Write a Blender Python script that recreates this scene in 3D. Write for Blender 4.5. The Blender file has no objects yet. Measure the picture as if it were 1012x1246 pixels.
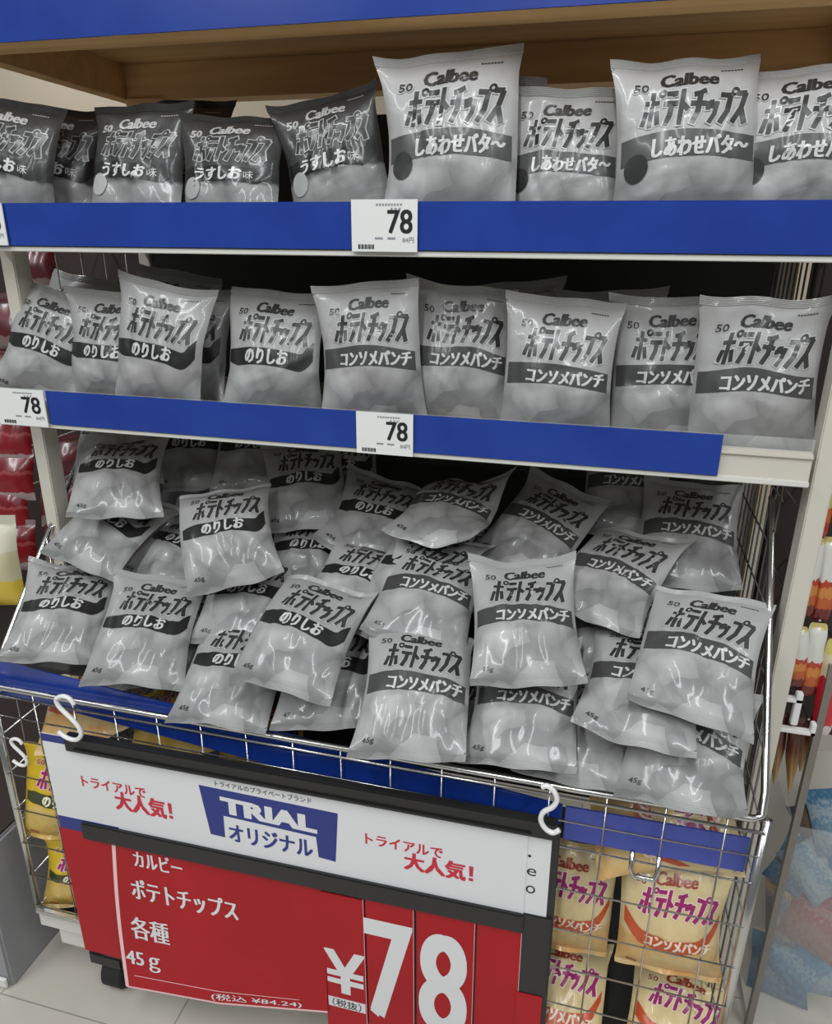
import bpy, bmesh, math, random
from mathutils import Vector, Matrix, Quaternion, noise

S = bpy.context.scene
COL = S.collection

# ------------------------------------------------------------------ camera
cam_d = bpy.data.cameras.new('camera')
cam_d.sensor_fit = 'VERTICAL'
cam_d.sensor_height = 24.0
cam_d.lens = 24.0 * 893.0 / 1246.0
cam_d.clip_start = 0.02
cam = bpy.data.objects.new('camera', cam_d)
COL.objects.link(cam)
RX = Vector((3756, 363, -893)).normalized()
RD = Vector((-23, 2437, 893)); RD = (RD - RX * RD.dot(RX)).normalized()
RY = RX.cross(RD)
right = Vector((RX.x, RY.x, -RD.x)); down = Vector((RX.y, RY.y, -RD.y)); fwd = Vector((RX.z, RY.z, -RD.z))
M = Matrix((right, -down, -fwd)).transposed().to_4x4()
M.translation = (0.78555, -0.81905, 1.15509)
cam.matrix_world = M
S.camera = cam

# ------------------------------------------------------------------ light and exposure
S.view_settings.view_transform = 'Standard'
S.view_settings.look = 'None'
S.view_settings.gamma = 1.0
S.view_settings.use_curve_mapping = False
S.view_settings.exposure = 0.0

w = bpy.data.worlds.new('store_air'); S.world = w
w.use_nodes = True
w.node_tree.nodes['Background'].inputs[0].default_value = (0.93, 0.97, 1.0, 1)
w.node_tree.nodes['Background'].inputs[1].default_value = 0.17

def area(name, loc, sx, sy, power, col=(0.965, 0.985, 1.0)):
    d = bpy.data.lights.new(name, 'AREA'); d.shape = 'RECTANGLE'
    d.size = sx; d.size_y = sy; d.energy = power; d.color = col
    o = bpy.data.objects.new(name, d); o.location = loc
    COL.objects.link(o); return o
area('ceiling_tube_lamp', (-0.9, -1.9, 2.55), 0.16, 2.4, 40)
area('ceiling_tube_lamp', (0.55, -1.9, 2.55), 0.16, 2.4, 40)
area('ceiling_tube_lamp', (2.0, -1.9, 2.55), 0.16, 2.4, 40)
area('ceiling_tube_lamp', (-1.6, 1.6, 2.55), 0.16, 2.4, 22)
area('ceiling_tube_lamp', (2.4, 1.4, 2.55), 0.16, 2.4, 22)

# ------------------------------------------------------------------ materials
def mat(name, col, rough=0.5, metal=0.0, spec=0.5, coat=0.0, coat_r=0.1, alpha=1.0, trans=0.0):
    m = bpy.data.materials.new(name); m.use_nodes = True
    b = m.node_tree.nodes['Principled BSDF']
    b.inputs['Base Color'].default_value = (*col, 1)
    b.inputs['Roughness'].default_value = rough
    b.inputs['Metallic'].default_value = metal
    b.inputs['Specular IOR Level'].default_value = spec
    b.inputs['Coat Weight'].default_value = coat
    b.inputs['Coat Roughness'].default_value = coat_r
    b.inputs['Alpha'].default_value = alpha
    b.inputs['Transmission Weight'].default_value = trans
    return m

def nodes(m):
    t = m.node_tree
    return t, t.nodes, t.links, t.nodes['Principled BSDF']

def bump(m, scale, strength, dist=0.001, detail=3.0, coord='Object'):
    t, n, l, b = nodes(m)
    tc = n.new('ShaderNodeTexCoord'); nz = n.new('ShaderNodeTexNoise'); bp = n.new('ShaderNodeBump')
    nz.inputs['Scale'].default_value = scale; nz.inputs['Detail'].default_value = detail
    bp.inputs['Strength'].default_value = strength; bp.inputs['Distance'].default_value = dist
    l.new(tc.outputs[coord], nz.inputs['Vector']); l.new(nz.outputs['Fac'], bp.inputs['Height'])
    l.new(bp.outputs['Normal'], b.inputs['Normal'])
    return m

def mottled(m, c1, c2, scale, detail=4.0):
    t, n, l, b = nodes(m)
    tc = n.new('ShaderNodeTexCoord'); nz = n.new('ShaderNodeTexNoise'); rp = n.new('ShaderNodeValToRGB')
    nz.inputs['Scale'].default_value = scale; nz.inputs['Detail'].default_value = detail
    rp.color_ramp.elements[0].color = (*c1, 1); rp.color_ramp.elements[0].position = 0.35
    rp.color_ramp.elements[1].color = (*c2, 1); rp.color_ramp.elements[1].position = 0.65
    l.new(tc.outputs['Object'], nz.inputs['Vector']); l.new(nz.outputs['Fac'], rp.inputs['Fac'])
    l.new(rp.outputs['Color'], b.inputs['Base Color'])
    return m

CHROME = mat('chrome_wire', (0.62, 0.62, 0.60), 0.22, 1.0)
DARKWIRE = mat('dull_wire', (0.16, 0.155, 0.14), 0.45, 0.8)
CREAM = bump(mat('cream_enamel', (0.56, 0.53, 0.46), 0.4), 60, 0.05)
WHITEEN = mottled(mat('white_enamel', (0.6, 0.6, 0.55), 0.45), (0.60, 0.60, 0.55), (0.66, 0.66, 0.61), 9)
BLUE = mottled(mat('blue_strip_plastic', (0.02, 0.05, 0.33), 0.25, coat=0.4), (0.008, 0.035, 0.25), (0.011, 0.045, 0.285), 14)
BLUE2 = mat('pale_blue_strip_plastic', (0.05, 0.075, 0.36), 0.35)
WHITEPL = mat('white_plastic', (0.75, 0.75, 0.73), 0.35)
CLEARPL = mat('clear_plastic', (0.8, 0.82, 0.8), 0.12, alpha=0.12)
DARKPANEL = mottled(mat('dark_back_panel', (0.03, 0.03, 0.028), 0.6), (0.028, 0.028, 0.026), (0.04, 0.04, 0.036), 5)
BLACKPL = bump(mat('black_plastic', (0.012, 0.012, 0.012), 0.4), 120, 0.08)
RUBBER = mat('black_rubber', (0.015, 0.015, 0.015), 0.7)
TAG = mat('tag_paper', (0.72, 0.73, 0.71), 0.35)
INK = mat('black_ink', (0.012, 0.012, 0.014), 0.4)
GREYINK = mat('grey_ink', (0.25, 0.26, 0.28), 0.5)
CARDW = mat('white_card', (0.70, 0.71, 0.72), 0.4)
CARDRED = mottled(mat('red_card', (0.48, 0.010, 0.016), 0.45, spec=0.25), (0.36, 0.007, 0.012), (0.41, 0.009, 0.016), 6)
REDINK = mat('red_ink', (0.55, 0.02, 0.045), 0.45)
PINK = mat('pale_pink_card_edge', (0.85, 0.55, 0.55), 0.45)
NAVY = mat('navy_ink', (0.015, 0.03, 0.20), 0.4)

def wood(name, c1, c2):
    m = mat(name, c1, 0.55)
    t, n, l, b = nodes(m)
    tc = n.new('ShaderNodeTexCoord'); mp = n.new('ShaderNodeMapping'); nz = n.new('ShaderNodeTexNoise'); rp = n.new('ShaderNodeValToRGB')
    mp.inputs['Scale'].default_value = (1.5, 22, 30)
    nz.inputs['Scale'].default_value = 2.2; nz.inputs['Detail'].default_value = 6
    rp.color_ramp.elements[0].color = (*c1, 1); rp.color_ramp.elements[0].position = 0.3
    rp.color_ramp.elements[1].color = (*c2, 1); rp.color_ramp.elements[1].position = 0.7
    l.new(tc.outputs['Object'], mp.inputs['Vector']); l.new(mp.outputs['Vector'], nz.inputs['Vector'])
    l.new(nz.outputs['Fac'], rp.inputs['Fac']); l.new(rp.outputs['Color'], b.inputs['Base Color'])
    return m
WOOD = wood('brown_wood', (0.60, 0.36, 0.15), (0.74, 0.48, 0.22))

# ------------------------------------------------------------------ mesh helpers
class MB:
    def __init__(s): s.v = []; s.f = []; s.m = []; s.mats = []; s.uv = None
    def mi(s, m):
        if m not in s.mats: s.mats.append(m)
        return s.mats.index(m)
    def poly(s, pts, faces, m):
        k = len(s.v); i = s.mi(m)
        s.v += [tuple(p) for p in pts]
        for f in faces: s.f.append(tuple(k + a for a in f)); s.m.append(i)
    def box(s, a, b, m, bev=0.0):
        (x0, y0, z0), (x1, y1, z1) = a, b
        bm = bmesh.new(); bmesh.ops.create_cube(bm, size=1)
        for v in bm.verts:
            v.co = Vector(((x0 + x1) / 2 + v.co.x * (x1 - x0), (y0 + y1) / 2 + v.co.y * (y1 - y0), (z0 + z1) / 2 + v.co.z * (z1 - z0)))
        if bev: bmesh.ops.bevel(bm, geom=list(bm.edges), offset=bev, segments=2, affect='EDGES')
        bm.verts.index_update()
        s.poly([v.co for v in bm.verts], [[v.index for v in f.verts] for f in bm.faces], m); bm.free()
    def tube(s, pts, r, m, n=8, cap=True):
        pts = [Vector(p) for p in pts]; rings = []; prev = None
        for i, p in enumerate(pts):
            d = (pts[min(i + 1, len(pts) - 1)] - pts[max(i - 1, 0)]).normalized()
            if prev is None:
                a = d.orthogonal().normalized()
            else:
                a = (prev - d * prev.dot(d)).normalized()
            prev = a; c = d.cross(a)
            rr = r[i] if isinstance(r, (list, tuple)) else r
            rings.append([p + a * math.cos(t) * rr + c * math.sin(t) * rr for t in [2 * math.pi * k / n for k in range(n)]])
        P = [q for ring in rings for q in ring]; F = []
        for i in range(len(pts) - 1):
            for k in range(n):
                F.append((i * n + k, i * n + (k + 1) % n, (i + 1) * n + (k + 1) % n, (i + 1) * n + k))
        if cap: F.append(tuple(range(n))[::-1]); F.append(tuple((len(pts) - 1) * n + k for k in range(n)))
        s.poly(P, F, m)
    def prism(s, outline, y0, y1, m):
        """outline in (x, z), extruded from y0 to y1"""
        n = len(outline)
        P = [(x, y0, z) for x, z in outline] + [(x, y1, z) for x, z in outline]
        F = [tuple(range(n)), tuple(range(2 * n - 1, n - 1, -1))] + [(i, i + n, (i + 1) % n + n, (i + 1) % n) for i in range(n)]
        s.poly(P, F, m)
    def build(s, name, parent=None, smooth=False):
        me = bpy.data.meshes.new(name)
        me.from_pydata(s.v, [], s.f); 
        for m in s.mats: me.materials.append(m)
        me.polygons.foreach_set('material_index', s.m)
        if smooth: me.polygons.foreach_set('use_smooth', [True] * len(s.f))
        me.update()
        bm = bmesh.new(); bm.from_mesh(me); bmesh.ops.recalc_face_normals(bm, faces=bm.faces); bm.to_mesh(me); bm.free()
        o = bpy.data.objects.new(name, me); COL.objects.link(o)
        if parent: o.parent = parent
        return o

def tag(o, label, cat, group=None):
    o['label'] = label; o['category'] = cat
    if group: o['group'] = group
    return o
def thing(name, loc, label, cat, group=None, rotz=0.0):
    o = bpy.data.objects.new(name, None); COL.objects.link(o)
    o.location = loc; o.rotation_euler = (0, 0, rotz); o.empty_display_size = 0.05
    return tag(o, label, cat, group)
def struct(o):
    o['kind'] = 'structure'; return o

# ------------------------------------------------------------------ lettering
_text_cache = {}
def lettering(body, bold=0.0, shear=0.0, maxlen=None, res=2):
    """triangulated outline of a text, scaled to fill the unit square"""
    key = (body, bold, shear, maxlen, res)
    if key in _text_cache: return _text_cache[key]
    c = bpy.data.curves.new('lettering', 'FONT'); c.body = body; c.size = 1.0
    c.resolution_u = res; c.offset = bold; c.shear = shear
    o = bpy.data.objects.new('lettering', c); COL.objects.link(o)
    bpy.context.view_layer.update()
    me = bpy.data.meshes.new_from_object(o.evaluated_get(bpy.context.evaluated_depsgraph_get()))
    bpy.data.objects.remove(o); bpy.data.curves.remove(c)
    bm = bmesh.new(); bm.from_mesh(me); bpy.data.meshes.remove(me)
    bmesh.ops.triangulate(bm, faces=bm.faces)
    if maxlen:
        for _ in range(3):
            E = [e for e in bm.edges if e.calc_length() > maxlen]
            if not E: break
            bmesh.ops.subdivide_edges(bm, edges=E, cuts=1)
            bmesh.ops.triangulate(bm, faces=[f for f in bm.faces if len(f.verts) > 3])
    bm.verts.index_update()
    V = [(v.co.x, v.co.y) for v in bm.verts]; F = [tuple(v.index for v in f.verts) for f in bm.faces]
    bm.free()
    x0 = min(v[0] for v in V); x1 = max(v[0] for v in V); y0 = min(v[1] for v in V); y1 = max(v[1] for v in V)
    V = [((x - x0) / (x1 - x0), (y - y0) / (y1 - y0)) for x, y in V]
    _text_cache[key] = (V, F)
    return V, F
def write(mb, body, x0, z0, x1, z1, y, m, bold=0.0, shear=0.0, slope=0.0, thick=0.0):
    # weight by overlaid shifted copies, so dense characters keep their counters
    d = bold * (z1 - z0) * 0.9
    V, F = lettering(body, 0.0 if bold < 0.06 else 0.03, shear, None, 8 if len(body) <= 2 else 2)
    for i, (sx, sz) in enumerate(((0, 0),) if not bold else ((-d, -d * .5), (0, 0), (d, d * .5), (-d, d * .5), (d, -d * .5))):
        mb.poly([(x0 + sx + a * (x1 - x0), y - i * 3e-5, z0 + sz + b * (z1 - z0) + slope * a * (x1 - x0)) for a, b in V], F, m)

# ------------------------------------------------------------------ chip bags
BW, BH = 0.13, 0.168

def film(name, top, low, chip, chip2, rough=0.42):
    """printed bag film: plain upper field, a heap of chips printed on the lower half"""
    m = mat(name, top, rough, spec=0.5, coat=0.28, coat_r=0.10)
    t, n, l, b = nodes(m)
    uv = n.new('ShaderNodeUVMap'); uv.uv_map = 'print'
    sep = n.new('ShaderNodeSeparateXYZ'); l.new(uv.outputs['UV'], sep.inputs['Vector'])
    vo = n.new('ShaderNodeTexVoronoi'); vo.inputs['Scale'].default_value = 3.5
    mp = n.new('ShaderNodeMapping'); mp.inputs['Scale'].default_value = (0.85, 1.45, 1)
    nz = n.new('ShaderNodeTexNoise'); nz.inputs['Scale'].default_value = 5.0
    nw_ = n.new('ShaderNodeTexNoise'); nw_.inputs['Scale'].default_value = 3.2; l.new(uv.outputs['UV'], nw_.inputs['Vector'])
    ds = n.new('ShaderNodeVectorMath'); ds.operation = 'ADD'
    nsc = n.new('ShaderNodeVectorMath'); nsc.operation = 'SCALE'; nsc.inputs['Scale'].default_value = 0.22; l.new(nw_.outputs['Color'], nsc.inputs[0])
    l.new(uv.outputs['UV'], mp.inputs['Vector']); l.new(mp.outputs['Vector'], ds.inputs[0]); l.new(nsc.outputs[0], ds.inputs[1]); l.new(ds.outputs[0], vo.inputs['Vector'])
    l.new(uv.outputs['UV'], nz.inputs['Vector'])
    cs = n.new('ShaderNodeSeparateColor'); l.new(vo.outputs['Color'], cs.inputs['Color'])
    sh = n.new('ShaderNodeMath'); sh.operation = 'MULTIPLY_ADD'; sh.inputs[1].default_value = 0.9
    l.new(vo.outputs['Distance'], sh.inputs[0])
    h1 = n.new('ShaderNodeMath'); h1.operation = 'MULTIPLY'; h1.inputs[1].default_value = 0.5
    l.new(cs.outputs[0], h1.inputs[0]); l.new(h1.outputs[0], sh.inputs[2])
    rp = n.new('ShaderNodeValToRGB'); rp.color_ramp.elements[0].position = 0.05; rp.color_ramp.elements[1].position = 0.95
    rp.color_ramp.elements[0].color = (*chip, 1); rp.color_ramp.elements[1].color = (*chip2, 1)
    l.new(sh.outputs[0], rp.inputs['Fac'])
    # edge of the printed heap: v < 0.40 + wobble, hill shaped along u
    a = n.new('ShaderNodeMath'); a.operation = 'MULTIPLY_ADD'; a.inputs[1].default_value = 0.16; a.inputs[2].default_value = 0.33
    l.new(nz.outputs['Fac'], a.inputs[0])
    d = n.new('ShaderNodeMath'); d.operation = 'SUBTRACT'; l.new(a.outputs[0], d.inputs[0]); l.new(sep.outputs['Y'], d.inputs[1])
    e = n.new('ShaderNodeMapRange'); e.inputs['From Min'].default_value = -0.02; e.inputs['From Max'].default_value = 0.02
    l.new(d.outputs[0], e.inputs['Value'])
    mx = n.new('ShaderNodeMix'); mx.data_type = 'RGBA'
    g = n.new('ShaderNodeMix'); g.data_type = 'RGBA'
    g.inputs[6].default_value = (*low, 1); g.inputs[7].default_value = (*top, 1); l.new(sep.outputs['Y'], g.inputs[0])
    l.new(e.outputs['Result'], mx.inputs[0]); l.new(g.outputs[2], mx.inputs[6]); l.new(rp.outputs['Color'], mx.inputs[7])
    l.new(mx.outputs[2], b.inputs['Base Color'])
    tc = n.new('ShaderNodeTexCoord'); n2 = n.new('ShaderNodeTexNoise'); bp = n.new('ShaderNodeBump')
    n2.inputs['Scale'].default_value = 26; n2.inputs['Detail'].default_value = 4; n2.inputs['Distortion'].default_value = 0.6
    bp.inputs['Strength'].default_value = 0.5; bp.inputs['Distance'].default_value = 0.004
    l.new(tc.outputs['Object'], n2.inputs['Vector']); l.new(n2.outputs['Fac'], bp.inputs['Height']); l.new(bp.outputs['Normal'], b.inputs['Normal'])
    return m
def ink(name, c): return mat(name, c, 0.36, coat=0.22, coat_r=0.14)

G = lambda x: (x, x, x * 0.985)
KIND = {
    'nori': dict(film=film('pale_grey_film', G(.34), G(.30), G(.43), G(.19)), brand=ink('charcoal_print', G(.03)), logo=None, line=ink('pale_outline_print', G(.42)),
                 band=ink('black_band_print', G(.014)), text=ink('white_band_print', G(.52)), mid='のりしお', shape='swoosh', disc=None),
    'consomme': dict(film=film('light_grey_film', G(.37), G(.32), G(.46), G(.20)), brand=ink('dark_grey_print', G(.03)), logo=None, line=ink('light_outline_print', G(.44)),
                 band=ink('grey_band_print', G(.055)), text=ink('white_text_print', G(.54)), mid='コンソメパンチ', shape='wide', disc=None),
    'butter': dict(film=film('silver_grey_film', G(.42), G(.36), G(.48), G(.23)), brand=ink('black_print', G(.025)), logo=None, line=ink('silver_outline_print', G(.5)),
                 band=ink('mid_grey_band_print', G(.075)), text=ink('bright_text_print', G(.6)), mid='しあわせバタ〜', shape='wide', disc=ink('plum_print', G(.035))),
    'usushio': dict(film=film('dark_grey_film', G(.040), G(.035), G(.34), G(.22)), brand=ink('silver_print', G(.45)), logo=ink('dark_logo_print', G(.03)), line=ink('white_outline_print', G(.42)),
                 band=ink('pitch_band_print', G(.010)), text=ink('white_flavour_print', G(.6)), mid='うすしお', shape='swoosh', disc=ink('chip_print', G(.42))),
    'cream': dict(film=film('cream_film', (.66, .55, .30), (.70, .52, .25), (.72, .36, .09), (.62, .45, .20)), brand=ink('brick_print', (.30, .035, .012)), logo=ink('magenta_print', (.32, .015, .14)), line=ink('ivory_outline_print', (.8, .68, .55)),
                 band=ink('orange_band_print', (.52, .075, .02)), text=ink('ivory_text_print', (.85, .70, .55)), mid='コンソメパンチ', shape='swoosh_wide', disc=None),
    'yellow': dict(film=film('yellow_film', (.68, .47, .015), (.66, .43, .02), (.70, .50, .16), (.58, .38, .06)), brand=ink('red_print', (.42, .02, .02)), logo=ink('purple_print', (.36, .015, .16)), line=ink('cream_outline_print', (.85, .75, .5)),
                 band=ink('dark_green_print', (.035, .045, .012)), text=ink('cream_text_print', (.85, .8, .6)), mid='のりしお', shape='swoosh', disc=None),
}

def bag_surface(seed, full=1.0, crumple=1.0):
    """returns f(u, w, side, lift) -> local point; u, w in 0..1 over the flat bag, side -1 front / +1 back"""
    R = random.Random(seed)
    off = Vector((R.uniform(0, 50), R.uniform(0, 50), R.uniform(0, 50)))
    T = R.uniform(0.036, 0.044) * full
    narrow = R.uniform(0.06, 0.10)
    bend = R.uniform(-0.02, 0.035); twist = R.uniform(-0.09, 0.09) * crumple; flop = R.uniform(-0.012, 0.016)
    ph = [R.uniform(0, 6.3) for _ in range(4)]; kk = [R.uniform(10, 15) for _ in range(2)]
    corner = [R.uniform(-0.020, 0.020) * crumple for _ in range(4)]
    pull = R.uniform(-0.006, 0.006); tilt = R.uniform(-0.0055, 0.0055); ears = R.uniform(0.001, 0.0045); flare = R.uniform(0.0, 0.05)
    creases = [(R.uniform(0.1, 0.9), R.uniform(0.15, 0.85), R.uniform(-1.5, 1.5), R.uniform(0.0014, 0.0038) * crumple ** 0.5) for _ in range(int(9 * crumple ** 0.7))]
    def f(u, w, side, lift=0.0):
        uu = 2 * u - 1
        ww = min(1, max(0, (w - 0.055) / 0.89))
        env = max(0.0, 1 - abs(uu) ** 2.6) ** 0.62 * math.sin(math.pi * ww) ** 0.62
        t = T * env * (1.12 - 0.26 * w)
        p = Vector((uu * 1.6, w * 2.2, side * 0.7)) + off
        lump = noise.noise(p * 1.5) * 0.0075 + noise.noise(p * 3.3) * 0.0035
        ridge = abs(noise.noise(Vector((uu * 2.2 + 0.5 * w, w * 2.0, side * 2.0)) + off * 1.7))
        t += (lump - 0.006 * max(0, 0.22 - ridge) / 0.22 * 0.8) * env
        for cx, cw, ang, amp in creases:
            du = (u - cx) * 0.8; dw = w - cw
            a = du * math.cos(ang) + dw * math.sin(ang); bb = -du * math.sin(ang) + dw * math.cos(ang)
            t += side * -amp * math.exp(-(bb / 0.017) ** 2) * math.exp(-(a / 0.16) ** 2) * env
        # pleats gathered at the two seals
        dt = 1 - ww; db = ww
        t += 0.0012 * math.sin(uu * kk[0] + ph[0] + 2.2 * noise.noise(Vector((uu * 2, 7.7, 0)) + off)) * math.exp(-dt / 0.10) * env ** 0.5
        t += 0.0011 * math.sin(uu * kk[1] + ph[1] + 2.2 * noise.noise(Vector((uu * 2, 3.3, 0)) + off)) * math.exp(-db / 0.10) * env ** 0.5
        t = max(t, 0.0)
        x = uu * BW / 2 * (1 - narrow * math.sin(math.pi * ww) ** 0.7) + pull * math.sin(math.pi * w)
        x *= 1 + flare * (0.5 - w) + ears / BW * 2 * (max(0, w - 0.85) / 0.15) * abs(uu) ** 3
        y = side * (t * 0.5 + lift)
        z = w * BH + tilt * uu * w ** 3 + ears * abs(uu) ** 4 * max(0, w - 0.7) / 0.3
        # whole-bag bending
        y += bend * ((w - 0.45) ** 2 - 0.1)
        if w > 0.8: y += flop * ((w - 0.8) / 0.2) ** 1.5
        y += corner[0] * max(0, uu) ** 2 * max(0, w - 0.6) / 0.4 + corner[1] * max(0, -uu) ** 2 * max(0, w - 0.6) / 0.4
        y += corner[2] * max(0, uu) ** 2 * max(0, 0.4 - w) / 0.4 + corner[3] * max(0, -uu) ** 2 * max(0, 0.4 - w) / 0.4
        y += 0.0022 * math.sin(uu * 7 + ph[2]) * (max(0, w - 0.86) / 0.14 + max(0, 0.12 - w) / 0.12)
        z += 0.004 * noise.noise(Vector((uu * 1.3, w, 2.2)) + off) * (1 if w > 0.5 else 0.5)
        a = twist * (w - 0.5)
        return Vector((x * math.cos(a) - y * math.sin(a), x * math.sin(a) + y * math.cos(a), z))
    return f

SEAL = 0.052
def lens_rows(w0, w1, n): return [w0 + (w1 - w0) * i / n for i in range(n + 1)]

def band_curves(shape):
    if shape == 'wide':
        top = lambda u: 0.555 + 0.030 * math.sin(math.pi * min(1, u * 1.05)) - 0.03 * u
        bot = lambda u: 0.415 + 0.030 * math.sin(math.pi * min(1, u * 1.05)) - 0.02 * u
        return 0.03, 0.965, top, bot
    if shape == 'swoosh_wide':
        top = lambda u: 0.52 - 0.10 * math.sin(math.pi * min(1, max(0, u - 0.02))) ** 1 + 0.11 * max(0, (0.2 - u) / 0.2) + 0.16 * max(0, (u - 0.80) / 0.17) ** 1.5
        bot = lambda u: 0.40 - 0.10 * math.sin(math.pi * u) + 0.11 * max(0, (0.2 - u) / 0.2) + 0.20 * max(0, (u - 0.78) / 0.19) ** 2
        return 0.04, 0.965, top, bot
    top = lambda u: 0.545 + 0.03 * math.sin(math.pi * u) - 0.035 * u + 0.115 * max(0, (u - 0.86) / 0.10) ** 0.7
    bot = lambda u: 0.415 + 0.045 * math.sin(math.pi * u) - 0.045 * u + 0.12 * max(0, (u - 0.80) / 0.16) ** 2.2 + 0.05 * max(0, (0.15 - u) / 0.15)
    return 0.04, 0.955, top, bot


# heavy slanted block lettering of the product name: fat strokes in a unit box per letter (x, y from its foot)
BLOCK = [
    (1.20, [[(.06, .68), (.80, .68)], [(.43, .02), (.43, .98)], [(.18, .46), (.04, .08)], [(.68, .46), (.82, .08)]], (.90, .93)),
    (0.95, [[(.16, .90), (.86, .90)], [(.02, .62), (.98, .62)], [(.56, .60), (.52, .32), (.30, .03)]], None),
    (0.70, [[(.26, .00), (.26, 1.0)], [(.30, .60), (.88, .40)]], None),
    (0.98, [[(.14, .82), (.50, .86), (.86, .95)], [(.02, .56), (.98, .56)], [(.54, .86), (.53, .35), (.28, .02)]], None),
    (0.72, [[(.10, .62), (.18, .38)], [(.40, .66), (.48, .42)], [(.88, .62), (.76, .26), (.42, .02)]], None),
    (0.92, [[(.04, .82), (.76, .82)], [(.72, .82), (.64, .36), (.26, .02)]], (.98, .94)),
    (0.95, [[(.12, .88), (.76, .88)], [(.70, .88), (.52, .46), (.06, .05)], [(.54, .42), (.88, .03)]], None),
]
_block_cache = {}
def block_logo(grow):
    """triangles of the block lettering in a unit square; grow widens every stroke for its outline"""
    if grow in _block_cache: return _block_cache[grow]
    UW, UH, SH = 16.0, 34.0, 0.20
    V = []; F = []; L = []; x0 = 0.0
    def quad(a, b, hw):
        L.extend([(L[-1] if L else 0) + 1] * (2 * (max(1, int((b - a).length / 4.0)) + 1)))
        d = (b - a).normalized(); nrm = Vector((-d.y, d.x)); n = max(1, int((b - a).length / 4.0)); k = len(V)
        for i in range(n + 1):
            c = a.lerp(b, i / n); V.append(c + nrm * hw); V.append(c - nrm * hw)
        for i in range(n): F.append((k + 2 * i, k + 2 * i + 1, k + 2 * i + 3, k + 2 * i + 2))
    for wd, strokes, ring in BLOCK:
        for s in strokes:
            P = [Vector((x0 + x * wd * UW, y * UH)) for x, y in s]
            for i in range(len(P) - 1):
                a, b = P[i], P[i + 1]; d = (b - a).normalized()
                hw = (2.75 if abs(d.y) > abs(d.x) else 2.5) * (0.86 if len(strokes) == 4 or wd < 0.73 else 1) + grow
                ea = grow + (0 if i == 0 else 1.2); eb = grow + (0 if i == len(P) - 2 else 1.2)
                quad(a - d * ea, b + d * eb, hw)
        if ring:
            c = Vector((x0 + ring[0] * wd * UW, ring[1] * UH)); k = len(V); m = 18
            L.extend([L[-1] + 1] * (2 * m))
            ro, ri = 4.2 + grow, max(0.3, 1.6 - grow)
            for i in range(m):
                t = 2 * math.pi * i / m; e = Vector((math.cos(t), math.sin(t))); V.append(c + e * ro); V.append(c + e * ri)
            for i in range(m):
                a = k + 2 * i; b = k + 2 * ((i + 1) % m); F.append((a, b, b + 1, a + 1))
        x0 += wd * UW
    W_ = x0 + SH * UH
    V = [((p.x + SH * p.y) / W_, p.y / UH, 1.2e-5 * L[i]) for i, p in enumerate(V)]
    _block_cache[grow] = (V, F)
    return V, F

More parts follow.
